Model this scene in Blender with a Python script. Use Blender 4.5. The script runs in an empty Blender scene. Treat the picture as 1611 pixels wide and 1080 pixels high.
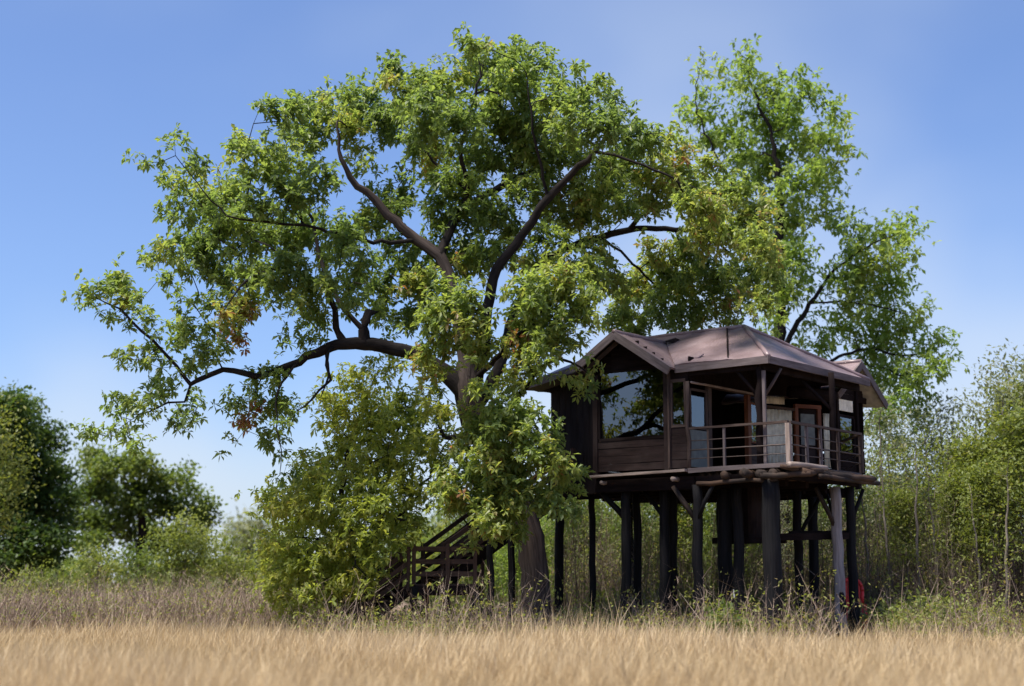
import bpy, math, random
import numpy as np
from mathutils import Vector, Matrix
# ---------------------------------------------------------------- camera, light, exposure
S = bpy.context.scene
COL = S.collection
PITCH = math.atan(375 / 2400.0)
CAM = np.array([0.0, 0.0, 1.5])
cd = bpy.data.cameras.new("camera")
cam = bpy.data.objects.new("camera", cd)
COL.objects.link(cam)
cd.sensor_width = 36.0
cd.lens = 36.0 * 2400 / 1611
cd.clip_end = 6000
cam.location = CAM
cam.rotation_euler = (math.pi / 2 + PITCH, 0, 0)
cd.dof.use_dof = True
cd.dof.focus_distance = 36.0
cd.dof.aperture_fstop = 0.5
S.camera = cam
SUN = Vector((-0.33, -0.20, 0.92)).normalized()
W = bpy.data.worlds.new("World")
S.world = W
W.use_nodes = True
nt = W.node_tree
bgn = nt.nodes["Background"]
sky = nt.nodes.new("ShaderNodeTexSky")
sky.sky_type = 'NISHITA'
sky.sun_disc = False
sky.sun_elevation = math.asin(SUN.z)
sky.sun_rotation = math.atan2(SUN.x, SUN.y)
sky.altitude = 300
sky.air_density = 1.0
sky.dust_density = 1.2
sky.ozone_density = 6.0
tintn = nt.nodes.new("ShaderNodeMixRGB")
tintn.blend_type = 'MULTIPLY'
tintn.inputs[0].default_value = 1.0
tintn.inputs[2].default_value = (0.98, 0.97, 1.09, 1)      # the hazier, more lavender air of the photograph
nt.links.new(sky.outputs[0], tintn.inputs[1])
# thin whitish cloud veil, thickening towards the horizon all round
tcw = nt.nodes.new("ShaderNodeTexCoord")
mpw = nt.nodes.new("ShaderNodeMapping")
mpw.inputs['Location'].default_value = (-2.54, 2.69, -2.88)
mpw.inputs['Scale'].default_value = (2.2, 2.2, 3.0)
nt.links.new(tcw.outputs['Generated'], mpw.inputs[0])
nzw = nt.nodes.new("ShaderNodeTexNoise")
nzw.inputs['Scale'].default_value = 1.0
nzw.inputs['Detail'].default_value = 4
nzw.inputs['Roughness'].default_value = .45
nt.links.new(mpw.outputs[0], nzw.inputs['Vector'])
mrw = nt.nodes.new("ShaderNodeMapRange")
mrw.interpolation_type = 'SMOOTHSTEP'
mrw.inputs[1].default_value = .42
mrw.inputs[2].default_value = .68
nt.links.new(nzw.outputs['Fac'], mrw.inputs[0])
spw = nt.nodes.new("ShaderNodeSeparateXYZ")
nt.links.new(tcw.outputs['Generated'], spw.inputs[0])
mhw = nt.nodes.new("ShaderNodeMapRange")
mhw.inputs[1].default_value = .05
mhw.inputs[2].default_value = .48
mhw.inputs[3].default_value = .9
mhw.inputs[4].default_value = .06
nt.links.new(spw.outputs['Z'], mhw.inputs[0])
mmw = nt.nodes.new("ShaderNodeMath")
mmw.operation = 'MULTIPLY'
nt.links.new(mrw.outputs[0], mmw.inputs[0])
nt.links.new(mhw.outputs[0], mmw.inputs[1])
veil = nt.nodes.new("ShaderNodeMixRGB")
veil.inputs[2].default_value = (4.3, 4.85, 5.6, 1)
nt.links.new(mmw.outputs[0], veil.inputs[0])
nt.links.new(tintn.outputs[0], veil.inputs[1])
nt.links.new(veil.outputs[0], bgn.inputs[0])
bgn.inputs[1].default_value = 0.092
sl = bpy.data.lights.new("sun", 'SUN')
sl.energy = 4.5
sl.angle = math.radians(14)
sl.color = (1.0, 0.94, 0.83)
so = bpy.data.objects.new("sun", sl)
COL.objects.link(so)
so.rotation_euler = SUN.to_track_quat('Z', 'Y').to_euler()
so.location = (0, 0, 60)
S.view_settings.view_transform = 'Standard'
S.view_settings.look = 'None'
S.view_settings.exposure = 0.88
S.view_settings.gamma = 1.0
S.view_settings.use_curve_mapping = False
S.cycles.max_bounces = 14
S.cycles.diffuse_bounces = 9
S.cycles.transparent_max_bounces = 8

# ---------------------------------------------------------------- helpers
rng = np.random.default_rng(7)
random.seed(7)
CP, SP = math.cos(PITCH), math.sin(PITCH)


def ray(px, py):
    u = (px - 805.5) / 2400.0
    v = (540 - py) / 2400.0
    return np.array([u, CP - SP * v, SP + CP * v])


def P(px, py, Y):
    """world point seen at a photo pixel, at world depth Y"""
    d = ray(px, py)
    return CAM + d * (Y / d[1])


def nrm(v):
    v = np.asarray(v, float)
    return v / max(1e-9, np.linalg.norm(v))


def np_mesh(name, verts, quads=None, tris=None, fattr=None, vattr=None, smooth=False):
    me = bpy.data.meshes.new(name)
    verts = np.asarray(verts, np.float32)
    idx, starts, tot = [], [], 0
    nq = nt_ = 0
    if quads is not None and len(quads):
        q = np.asarray(quads, np.int32)
        nq = len(q)
        idx.append(q.ravel())
        starts.append(np.arange(nq) * 4)
        tot = nq * 4
    if tris is not None and len(tris):
        t = np.asarray(tris, np.int32)
        nt_ = len(t)
        idx.append(t.ravel())
        starts.append(np.arange(nt_) * 3 + tot)
    idx = np.concatenate(idx)
    starts = np.concatenate(starts).astype(np.int32)
    me.vertices.add(len(verts))
    me.vertices.foreach_set("co", verts.ravel())
    me.loops.add(len(idx))
    me.loops.foreach_set("vertex_index", idx)
    me.polygons.add(len(starts))
    me.polygons.foreach_set("loop_start", starts)
    me.update(calc_edges=True)
    me.polygons.foreach_set("use_smooth", np.full(len(starts), bool(smooth)))
    if fattr is not None:
        a = me.attributes.new("tint", 'FLOAT', 'FACE')
        a.data.foreach_set("value", np.asarray(fattr, np.float32))
    if vattr is not None:
        a = me.attributes.new("g", 'FLOAT_VECTOR', 'POINT')
        a.data.foreach_set("vector", np.asarray(vattr, np.float32).ravel())
    return me


ROOTLOC = {}


def link(name, me, mat, parent=None, kind=None, off=None):
    o = bpy.data.objects.new(name, me)
    COL.objects.link(o)
    if mat is not None:
        me.materials.clear()
        me.materials.append(mat)
    if parent is not None:
        o.parent = parent
    if kind:
        o["kind"] = kind
    return o


def thing(name, label, cat, loc, group=None):
    o = bpy.data.objects.new(name, None)
    o.empty_display_size = 0.3
    COL.objects.link(o)
    o.location = loc
    o["label"] = label
    o["category"] = cat
    if group:
        o["group"] = group
    ROOTLOC[o.name] = np.array(loc, float)
    return o


def root_of(o):
    while o.parent is not None:
        o = o.parent
    return o


def off_of(parent):
    return ROOTLOC.get(root_of(parent).name, np.zeros(3)) if parent is not None else np.zeros(3)


class MB:
    """collects boxes / slabs / tubes with grain coordinates"""

    def __init__(s):
        s.v, s.q, s.t, s.g = [], [], [], []

    def n(s):
        return len(s.v)

    def beam(s, p0, p1, w, h, up=(0, 0, 1), jit=0.003, taper=1.0):
        p0, p1 = np.asarray(p0, float), np.asarray(p1, float)
        d = p1 - p0
        L = np.linalg.norm(d)
        d = d / L
        side = np.cross(d, up)
        if np.linalg.norm(side) < 1e-3:
            side = np.cross(d, (1, 0, 0))
        side = nrm(side)
        u = np.cross(side, d)
        b = s.n()
        ro = rng.random(3) * 20
        k = max(1, int(L / 0.6))
        for i in range(k + 1):
            t = i / k
            tp = 1 + (taper - 1) * t
            for sx, sz in ((-1, -1), (1, -1), (1, 1), (-1, 1)):
                j = rng.normal(0, jit, 3)
                s.v.append(p0 + d * L * t + side * sx * w / 2 * tp + u * sz * h / 2 * tp + j)
                s.g.append((L * t + ro[0], sx * w / 2 + ro[1], sz * h / 2 + ro[2]))
        for i in range(k):
            for a in range(4):
                a2 = (a + 1) % 4
                s.q.append((b + i * 4 + a, b + i * 4 + a2, b + i * 4 + 4 + a2, b + i * 4 + 4 + a))
        s.q.append((b + 3, b + 2, b + 1, b))
        e = b + k * 4
        s.q.append((e, e + 1, e + 2, e + 3))
        return s

    def log(s, p0, p1, r0, r1=None, sides=9, wob=0.02, rough=0.06):
        r1 = r0 if r1 is None else r1
        p0, p1 = np.asarray(p0, float), np.asarray(p1, float)
        L = np.linalg.norm(p1 - p0)
        d = (p1 - p0) / L
        ref = (0, 0, 1) if abs(d[2]) < .8 else (1, 0, 0)
        a = nrm(np.cross(d, ref))
        c = np.cross(d, a)
        k = max(2, int(L / 0.35))
        b = s.n()
        ro = rng.random(3) * 20
        ph = rng.random(sides) * 6.28
        for i in range(k + 1):
            t = i / k
            w = (rng.normal(0, wob, 2) if 0 < i < k else (0, 0))
            r = r0 + (r1 - r0) * t
            for j in range(sides):
                th = j / sides * 2 * math.pi
                rr = r * (1 + rng.normal(0, rough) * .6 + rough * math.sin(ph[j] + t * 3))
                s.v.append(p0 + d * L * t + a * (rr * math.cos(th) + w[0]) + c * (rr * math.sin(th) + w[1]))
                s.g.append((L * t + ro[0], math.cos(th) * r + ro[1], math.sin(th) * r + ro[2]))
        for i in range(k):
            for j in range(sides):
                j2 = (j + 1) % sides
                s.q.append((b + i * sides + j, b + i * sides + j2, b + (i + 1) * sides + j2, b + (i + 1) * sides + j))
        for i, p, dd in ((0, p0, -1), (k, p1, 1)):
            s.v.append(p)
            s.g.append(tuple(ro))
            ci = s.n() - 1
            for j in range(sides):
                j2 = (j + 1) % sides
                f = (b + i * sides + j, b + i * sides + j2, ci)
                s.t.append(f if dd > 0 else (f[1], f[0], f[2]))
        return s

    def slab(s, pts, th, nvec=(0, 0, 1)):
        """convex polygon (top face given) with thickness th downwards along -nvec"""
        pts = [np.asarray(p, float) for p in pts]
        n = len(pts)
        b = s.n()
        nv = nrm(nvec)
        for p in pts:
            s.v.append(p)
            s.g.append(p * 1.0)
        for p in pts:
            s.v.append(p - nv * th)
            s.g.append(p * 1.0)
        for i in range(1, n - 1):
            s.t.append((b, b + i, b + i + 1))
            s.t.append((b + n, b + n + i + 1, b + n + i))
        for i in range(n):
            j = (i + 1) % n
            s.q.append((b + i, b + n + i, b + n + j, b + j))
        return s

    def build(s, name, mat, parent=None, smooth=False, kind=None):
        v = np.array(s.v) - off_of(parent)
        me = np_mesh(name, v, s.q, s.t, vattr=np.array(s.g), smooth=smooth)
        return link(name, me, mat, parent, kind)


# ---------------------------------------------------------------- materials
def new_mat(name):
    m = bpy.data.materials.new(name)
    m.use_nodes = True
    n = m.node_tree.nodes
    return m, n, m.node_tree.links, n["Principled BSDF"]


def ramp(n, stops):
    r = n.new("ShaderNodeValToRGB")
    els = r.color_ramp.elements
    while len(els) > 1:
        els.remove(els[-1])
    els[0].position = stops[0][0]
    els[0].color = (*stops[0][1], 1)
    for p, c in stops[1:]:
        e = els.new(p)
        e.color = (*c, 1)
    return r


def grain_mat(name, c1, c2, sc=(1.6, 16, 16), rough=0.75, bump=0.3, blotch=None, spec=0.12, detail=6):
    m, n, l, b = new_mat(name)
    at = n.new("ShaderNodeAttribute")
    at.attribute_name = "g"
    mp = n.new("ShaderNodeMapping")
    mp.inputs['Scale'].default_value = sc
    l.new(at.outputs['Vector'], mp.inputs[0])
    nz = n.new("ShaderNodeTexNoise")
    nz.inputs['Scale'].default_value = 1.0
    nz.inputs['Detail'].default_value = detail
    nz.inputs['Roughness'].default_value = .65
    l.new(mp.outputs[0], nz.inputs['Vector'])
    r = ramp(n, [(0.3, c1), (0.72, c2)])
    l.new(nz.outputs['Fac'], r.inputs[0])
    out = r.outputs[0]
    if blotch is not None:
        tc = n.new("ShaderNodeTexCoord")
        n2 = n.new("ShaderNodeTexNoise")
        n2.inputs['Scale'].default_value = 1.3
        n2.inputs['Detail'].default_value = 5
        l.new(tc.outputs['Object'], n2.inputs['Vector'])
        r2 = ramp(n, [(0.46, (0, 0, 0)), (0.66, (1, 1, 1))])
        l.new(n2.outputs['Fac'], r2.inputs[0])
        mx = n.new("ShaderNodeMixRGB")
        mx.inputs[2].default_value = (*blotch, 1)
        l.new(r2.outputs[0], mx.inputs[0])
        l.new(out, mx.inputs[1])
        out = mx.outputs[0]
    l.new(out, b.inputs['Base Color'])
    b.inputs['Roughness'].default_value = rough
    b.inputs['Specular IOR Level'].default_value = spec
    if bump:
        bp = n.new("ShaderNodeBump")
        bp.inputs['Strength'].default_value = bump
        bp.inputs['Distance'].default_value = 0.02
        l.new(nz.outputs['Fac'], bp.inputs['Height'])
        l.new(bp.outputs[0], b.inputs['Normal'])
    return m


def leaf_mat(name, stops, trans=0.38, rough=0.5, spec=0.35, tmul=(1.5, 1.45, 0.7)):
    m, n, l, b = new_mat(name)
    at = n.new("ShaderNodeAttribute")
    at.attribute_name = "tint"
    r = ramp(n, stops)
    l.new(at.outputs['Fac'], r.inputs[0])
    l.new(r.outputs[0], b.inputs['Base Color'])
    b.inputs['Roughness'].default_value = rough
    b.inputs['Specular IOR Level'].default_value = spec
    tr = n.new("ShaderNodeBsdfTranslucent")
    mu = n.new("ShaderNodeMixRGB")
    mu.blend_type = 'MULTIPLY'
    mu.inputs[0].default_value = 1
    mu.inputs[2].default_value = (*tmul, 1)
    l.new(r.outputs[0], mu.inputs[1])
    l.new(mu.outputs[0], tr.inputs[0])
    mx = n.new("ShaderNodeMixShader")
    mx.inputs[0].default_value = trans
    l.new(b.outputs[0], mx.inputs[1])
    l.new(tr.outputs[0], mx.inputs[2])
    l.new(mx.outputs[0], n["Material Output"].inputs[0])
    return m


def plain_mat(name, c, rough=.6, spec=.4):
    m, n, l, b = new_mat(name)
    tc = n.new("ShaderNodeTexCoord")
    nz = n.new("ShaderNodeTexNoise")
    nz.inputs['Scale'].default_value = 6
    nz.inputs['Detail'].default_value = 5
    l.new(tc.outputs['Object'], nz.inputs['Vector'])
    r = ramp(n, [(0.3, tuple(x * .72 for x in c)), (0.7, tuple(min(1, x * 1.2) for x in c))])
    l.new(nz.outputs['Fac'], r.inputs[0])
    l.new(r.outputs[0], b.inputs['Base Color'])
    b.inputs['Roughness'].default_value = rough
    b.inputs['Specular IOR Level'].default_value = spec
    return m


M = {}
M['bark'] = grain_mat('bark', (.008, .007, .007), (.034, .027, .026), sc=(3, 14, 14), bump=.8, rough=.9)
M['trunk'] = grain_mat('trunk_bark', (.022, .017, .016), (.095, .073, .067), sc=(1.2, 18, 18), bump=1.0, rough=.9)
M['bark_grey'] = grain_mat('pale_bark', (.11, .09, .075), (.30, .26, .22), sc=(3, 12, 12), bump=.5, rough=.9)
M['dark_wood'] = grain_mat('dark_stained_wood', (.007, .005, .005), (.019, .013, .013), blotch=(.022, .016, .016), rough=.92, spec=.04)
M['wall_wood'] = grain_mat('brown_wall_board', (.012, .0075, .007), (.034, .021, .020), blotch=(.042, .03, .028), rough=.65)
M['grey_wood'] = grain_mat('weathered_board', (.07, .056, .058), (.20, .165, .168), blotch=(.11, .088, .086), rough=.8)
M['light_wood'] = grain_mat('bleached_wood', (.16, .12, .10), (.38, .31, .28), rough=.8)
M['rail_wood'] = grain_mat('railing_wood', (.035, .024, .021), (.115, .082, .070), rough=.75)
M['orange_wood'] = grain_mat('varnished_frame', (.09, .030, .016), (.22, .080, .036), rough=.45)
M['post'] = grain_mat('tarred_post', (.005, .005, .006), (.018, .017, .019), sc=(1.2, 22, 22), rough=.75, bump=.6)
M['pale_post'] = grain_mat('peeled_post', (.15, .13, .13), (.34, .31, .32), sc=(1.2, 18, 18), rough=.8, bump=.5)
M['log'] = grain_mat('raw_log', (.012, .010, .009), (.055, .041, .036), sc=(1.5, 18, 18), blotch=(.09, .055, .038), rough=.8, bump=.6)
M['stair_wood'] = grain_mat('stair_board', (.028, .018, .016), (.095, .060, .050), rough=.8)
M['cream'] = plain_mat('cream_curtain', (.84, .78, .64), .8, .1)
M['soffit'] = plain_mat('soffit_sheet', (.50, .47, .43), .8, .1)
M['redplastic'] = plain_mat('red_plastic', (.62, .03, .03), .45, .4)
M['blue'] = plain_mat('blue_cloth', (.02, .025, .08), .9, .1)
M['paper'] = plain_mat('white_paper', (.8, .8, .82), .8, .1)
M['wire'] = plain_mat('rusty_rod', (.06, .04, .034), .6, .4)
M['tile'] = plain_mat('grey_panel', (.13, .14, .13), .5, .4)


def roof_material():
    m, n, l, b = new_mat('felt_roof_sheet')
    tc = n.new("ShaderNodeTexCoord")
    n1 = n.new("ShaderNodeTexNoise")
    n1.inputs['Scale'].default_value = 1.1
    n1.inputs['Detail'].default_value = 7
    l.new(tc.outputs['Object'], n1.inputs['Vector'])
    r1 = ramp(n, [(0.3, (.125, .085, .088)), (0.5, (.20, .140, .146)), (0.66, (.26, .192, .20)), (0.8, (.19, .138, .13))])
    l.new(n1.outputs['Fac'], r1.inputs[0])
    n2 = n.new("ShaderNodeTexNoise")
    n2.inputs['Scale'].default_value = 45
    n2.inputs['Detail'].default_value = 3
    l.new(tc.outputs['Object'], n2.inputs['Vector'])
    r2 = ramp(n, [(0.3, (.75, .75, .75)), (0.7, (1.15, 1.15, 1.15))])
    l.new(n2.outputs['Fac'], r2.inputs[0])
    mu = n.new("ShaderNodeMixRGB")
    mu.blend_type = 'MULTIPLY'
    mu.inputs[0].default_value = 1
    l.new(r1.outputs[0], mu.inputs[1])
    l.new(r2.outputs[0], mu.inputs[2])
    l.new(mu.outputs[0], b.inputs['Base Color'])
    b.inputs['Roughness'].default_value = .40
    b.inputs['Specular IOR Level'].default_value = .5
    bp = n.new("ShaderNodeBump")
    bp.inputs['Strength'].default_value = .35
    bp.inputs['Distance'].default_value = .03
    l.new(n1.outputs['Fac'], bp.inputs['Height'])
    l.new(bp.outputs[0], b.inputs['Normal'])
    return m


M['roof'] = roof_material()


def glass_material():
    m, n, l, b = new_mat('window_glass')
    tr = n.new("ShaderNodeBsdfTransparent")
    tr.inputs[0].default_value = (.62, .66, .72, 1)
    gl = n.new("ShaderNodeBsdfGlossy")
    gl.inputs['Roughness'].default_value = .01
    gl.inputs[0].default_value = (.95, .97, 1, 1)
    lw = n.new("ShaderNodeFresnel")
    lw.inputs[0].default_value = 2.15
    mx = n.new("ShaderNodeMixShader")
    l.new(lw.outputs[0], mx.inputs[0])
    l.new(tr.outputs[0], mx.inputs[1])
    l.new(gl.outputs[0], mx.inputs[2])
    l.new(mx.outputs[0], n["Material Output"].inputs[0])
    return m


M['glass'] = glass_material()
G_OLD = [(0, (.100, .155, .055)), (.35, (.148, .212, .068)), (.62, (.208, .270, .076)), (.82, (.275, .300, .088)),
         (.93, (.27, .19, .085)), (1, (.28, .125, .065))]
TM = (1.75, 1.7, .95)
M['leaf_main'] = leaf_mat('mahua_leaf', G_OLD, trans=.58, spec=.5, rough=.45, tmul=TM)
M['leaf_under'] = leaf_mat('olive_leaf', [(0, (.145, .195, .050)), (.4, (.225, .275, .064)), (.75, (.31, .325, .080)), (1, (.33, .27, .09))], trans=.62, tmul=TM)
M['leaf_right'] = leaf_mat('fresh_leaf', [(0, (.125, .195, .055)), (.4, (.185, .270, .070)), (.8, (.25, .31, .088)), (1, (.27, .26, .10))], trans=.58, tmul=TM)
M['leaf_dark'] = leaf_mat('dark_leaf', [(0, (.040, .075, .018)), (.5, (.075, .125, .028)), (1, (.145, .175, .042))], trans=.42)
M['leaf_mid'] = leaf_mat('mid_leaf', [(0, (.068, .112, .028)), (.5, (.128, .178, .042)), (1, (.21, .22, .058))], trans=.45)
M['leaf_shrub'] = leaf_mat('shrub_leaf', [(0, (.105, .145, .035)), (.5, (.185, .225, .055)), (.85, (.25, .26, .085)), (1, (.30, .24, .11))], trans=.45)
M['leaf_pale'] = leaf_mat('grey_green_and_haze_leaf', [(0, (.13, .155, .095)), (.5, (.21, .235, .15)), (1, (.28, .26, .18))], trans=.4)  # grey green sapling leaves; on the far tree the paleness is painted haze
M['twig'] = leaf_mat('dry_twig', [(0, (.13, .092, .072)), (.5, (.27, .20, .155)), (1, (.46, .37, .29))], trans=.0, rough=.9, spec=.1)
M['twig_dark'] = leaf_mat('grey_twig', [(0, (.05, .036, .028)), (.5, (.12, .09, .07)), (1, (.26, .21, .17))], trans=.0, rough=.9, spec=.1)
M['grass'] = leaf_mat('dry_grass_blade', [(0, (.365, .268, .145)), (.5, (.565, .438, .262)), (.85, (.68, .55, .36)), (1, (.75, .65, .465))], trans=.3, rough=.7, spec=.15, tmul=(1.1, 1.0, .8))


def ground_mat():
    m, n, l, b = new_mat('dry_soil')
    tc = n.new("ShaderNodeTexCoord")
    nz = n.new("ShaderNodeTexNoise")
    nz.inputs['Scale'].default_value = .6
    nz.inputs['Detail'].default_value = 10
    l.new(tc.outputs['Object'], nz.inputs['Vector'])
    r = ramp(n, [(0.3, (.10, .065, .04)), (0.7, (.24, .165, .10))])
    l.new(nz.outputs['Fac'], r.inputs[0])
    l.new(r.outputs[0], b.inputs['Base Color'])
    b.inputs['Roughness'].default_value = .95
    return m


# ---------------------------------------------------------------- ground
def ground():
    xs = np.concatenate([[-3000, -800, -250, -120], np.arange(-60, 61, 3.0), [120, 250, 800, 3000]])
    ys = np.concatenate([[-3000, -600, -150, -40], np.arange(-9, 100, 3.0), [140, 250, 800, 3000]])
    X, Y = np.meshgrid(xs, ys)
    Z = .05 * np.sin(X * .35 + 1) * np.sin(Y * .28) - .04
    Z[(abs(X) > 100) | (Y > 120)] = -.05
    v = np.stack([X, Y, Z], -1).reshape(-1, 3)
    nx, ny = len(xs), len(ys)
    i, j = np.meshgrid(np.arange(nx - 1), np.arange(ny - 1))
    a = (j * nx + i).ravel()
    q = np.stack([a, a + 1, a + nx + 1, a + nx], -1)
    link('ground', np_mesh('ground', v, q, smooth=True), ground_mat(), kind='structure')


ground()

# ---------------------------------------------------------------- stilt house
DX = np.array([6.19, 34.0])
AV = np.array([-.79, .613])
BV = np.array([.613, .79])
F = 4.1


def H(a, b, z):
    xy = DX + AV * a + BV * b
    return np.array([xy[0], xy[1], z])


hroot = thing('stilt_house', 'dark wooden house on tall stilts with a mauve brown hipped roof and railed veranda', 'house', tuple(H(3, 2.5, 0)))


def part(name, mat, fn, parent=None, smooth=False, label=None):
    mb = MB()
    fn(mb)
    o = mb.build(name, M[mat], parent or hroot, smooth)
    if label:
        o["label"] = label
    return o


def beam(name, mat, p0, p1, w, h, up=(0, 0, 1), parent=None, label=None):
    return part(name, mat, lambda m: m.beam(p0, p1, w, h, up), parent, label=label)


def log(name, mat, p0, p1, r0, r1=None, parent=None, label=None, sides=9, wob=.015):
    return part(name, mat, lambda m: m.log(p0, p1, r0, r1, sides, wob), parent, True, label=label)


# --- posts (a, b, radius, top z, material)
for a, b, r, top, mt in [(2.48, .12, .11, 3.72, 'post'), (.56, .10, .185, 3.75, 'post'), (.30, 2.83, .115, 3.72, 'pale_post'), (.22, 3.45, .10, 3.75, 'post'),
                         (1.45, 3.1, .095, 3.75, 'post'), (1.93, 1.0, .12, 3.75, 'post'), (2.35, 1.15, .15, 3.75, 'post'), (2.62, 1.5, .10, 3.75, 'post'), (4.56, .3, .11, 3.75, 'post'), (5.07, 1.5, .095, 3.75, 'post'),
                         (3.7, .6, .105, 3.75, 'post'), (3.95, 1.4, .105, 3.75, 'post'), (6.2, 1.2, .075, 3.75, 'post'), (7.6, 1.7, .11, 3.75, 'post'),
                         (7.6, 5.0, .12, 3.75, 'post'), (5.0, 5.6, .12, 3.75, 'post'), (2.4, 5.8, .12, 3.75, 'post')]:
    lean = rng.normal(0, .025, 2)
    base = H(a, b, -.25) + np.array([lean[0], lean[1], 0])
    if mt == 'pale_post':
        base = H(a - .02, b + .12, -.25)
    log('stilt_post', mt, base, H(a, b, top), r * 1.2, r * 1.08, label='pale peeled stilt post' if mt == 'pale_post' else None)
# dark foot on the pale post is painted as its own sleeve
log('post_sleeve', 'post', H(.29, 2.93, -.2), H(.295, 2.91, 1.25), .128, .125, label='dark lower end of the pale post')
# braces of the posts
for p0, p1, r in [((2.48, .12, 2.85), (3.05, .0, 3.7), .065), ((2.45, .1, 2.9), (2.0, .05, 3.7), .055), ((.30, 2.8, 2.75), (.62, 2.45, 3.7), .06),
                  ((.22, 3.45, 2.9), (.0, 3.75, 3.7), .05), ((1.45, 3.1, 2.5), (.95, 3.4, 3.6), .05), ((.4, 3.2, 2.5), (.9, 3.6, 3.6), .05),
                  ((4.56, .3, 2.95), (5.35, .35, 3.7), .08), ((3.7, .6, 3.0), (4.4, .8, 3.7), .06)]:
    log('brace', 'log' if p0[0] in (2.48, .30) else 'post', H(*p0), H(*p1), r, r * .9, sides=7)

# --- floor frame
beam('edge_beam', 'dark_wood', H(5.3, .12, 3.78), H(2.5, .12, 3.78), .14, .30)
beam('edge_beam', 'dark_wood', H(2.5, .14, 3.84), H(.1, .14, 3.84), .12, .16)
beam('edge_beam', 'dark_wood', H(5.3, .15, 3.78), H(8.0, 2.05, 3.78), .14, .30)
beam('edge_beam', 'dark_wood', H(.15, .2, 3.84), H(.15, 3.7, 3.84), .12, .16)
for b in (1.0, 2.0, 3.0, 4.2, 5.4, 6.6):
    beam('floor_joist', 'dark_wood', H(.6 if b < 4 else 1.8, b, 3.8), H(7.9 if b > 2 else 6.4, b, 3.8), .14, .26)
# underside boards of the room
for i in range(26):
    a = 2.7 + i * .205
    b0 = .1 if a < 5.2 else .1 + (a - 5.2) * .7
    beam('floor_plank', 'dark_wood', H(a, b0, 4.02), H(a, 7.2, 4.02), .195, .05)
for i in range(13):
    a = .1 + i * .2
    beam('deck_plank', 'grey_wood', H(a, .06, 4.06), H(a, 3.72 if a < .9 else 5.4, 4.06), .185, .045)
# bleached ledge under the window bay, and its small pegs
beam('ledge_board', 'light_wood', H(5.32, -.1, 4.01), H(2.62, -.1, 4.06), .16, .06)
log('ledge_peg', 'light_wood', H(5.0, -.14, 3.86), H(5.0, .1, 3.86), .05, sides=7)
log('ledge_peg', 'light_wood', H(2.95, -.2, 3.86), H(2.95, .1, 3.86), .06, sides=7)
beam('deck_edge_board', 'grey_wood', H(2.6, -.04, 4.05), H(-.05, -.04, 4.07), .06, .10)
# logs below the deck
LG = random.Random(4)
for i in range(12):
    a = .2 + i * .2
    log('deck_log', 'log', H(a + LG.uniform(-.03, .03), (-.1 - LG.random() * .28 if i in (1, 2, 4, 7) else .22), 3.9 + LG.uniform(-.03, .03)), H(a + .05, 3.5, 3.9), .075 + LG.random() * .03, .07)
for p0, p1, r in [((-.28, 1.0, 3.97), (.05, -.3, 4.02), .06), ((-.2, .2, 3.92), (-.25, 3.75, 3.93), .09), ((-.32, .8, 3.84), (-.15, 4.3, 3.86), .065), ((.6, -.28, 3.84), (-.35, .3, 3.86), .07),
                  ((-.15, 1.6, 3.98), (-.1, 4.2, 3.96), .07), ((2.4, .0, 3.74), (.3, -.05, 3.76), .055)]:
    log('edge_log', 'log', H(*p0), H(*p1), r, r * .85)
log('edge_log', 'light_wood', H(-.08, -.18, 4.06), H(-.25, 1.3, 4.05), .07, .06, label='bleached log lying along the deck corner')
# hanging store room under the deck
for i in range(7):
    a = 1.4 + i * .19
    beam('store_plank', 'wall_wood' if i < 3 else 'dark_wood', H(a, 1.42 + .004 * (i % 2), 2.5), H(a, 1.42 + .004 * (i % 2), 3.75), .183, .03, up=(BV[0], BV[1], 0))
for i in range(3):
    b = 1.5 + i * .17
    beam('store_plank', 'dark_wood', H(1.3, b, 2.5), H(1.3, b, 3.75), .163, .03, up=(AV[0], AV[1], 0))
beam('store_beam', 'dark_wood', H(2.8, 1.36, 2.46), H(1.2, 1.36, 2.46), .10, .14)
beam('store_beam', 'dark_wood', H(1.35, 1.5, 2.52), H(.2, 3.5, 2.58), .10, .16)
beam('store_beam', 'dark_wood', H(1.2, 2.2, 2.62), H(.35, 3.7, 2.66), .09, .12)
beam('store_beam', 'dark_wood', H(2.8, 2.0, 2.46), H(1.2, 2.0, 2.46), .10, .14)

# --- walls
UPB = (BV[0], BV[1], 0)
UPA = (AV[0], AV[1], 0)


def wall_planks(a0, b0, a1, b1, z0, z1, n, mat='wall_wood', th=.04, out=0.0):
    """horizontal boards"""
    d = nrm(H(a1, b1, 0) - H(a0, b0, 0))
    nv = np.array([d[1], -d[0], 0])
    hh = (z1 - z0) / n
    for i in range(n):
        z = z0 + (i + .5) * hh
        o = nv * (.004 * (i % 2) + out)
        beam('wall_plank', mat, H(a0, b0, z) + o, H(a1, b1, z) + o, th, hh - .008)


def vert_planks(a0, b0, a1, b1, z0, z1, n, mat='dark_wood', th=.035):
    p0, p1 = H(a0, b0, 0), H(a1, b1, 0)
    d = (p1 - p0) / n
    L = np.linalg.norm(d)
    nv = np.array([d[1], -d[0], 0]) / L
    for i in range(n):
        p = p0 + d * (i + .5) + nv * .004 * (i % 2)
        beam('wall_plank', mat, p + np.array([0, 0, z0]), p + np.array([0, 0, z1]), L - .006, th, up=tuple(nv))


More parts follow.
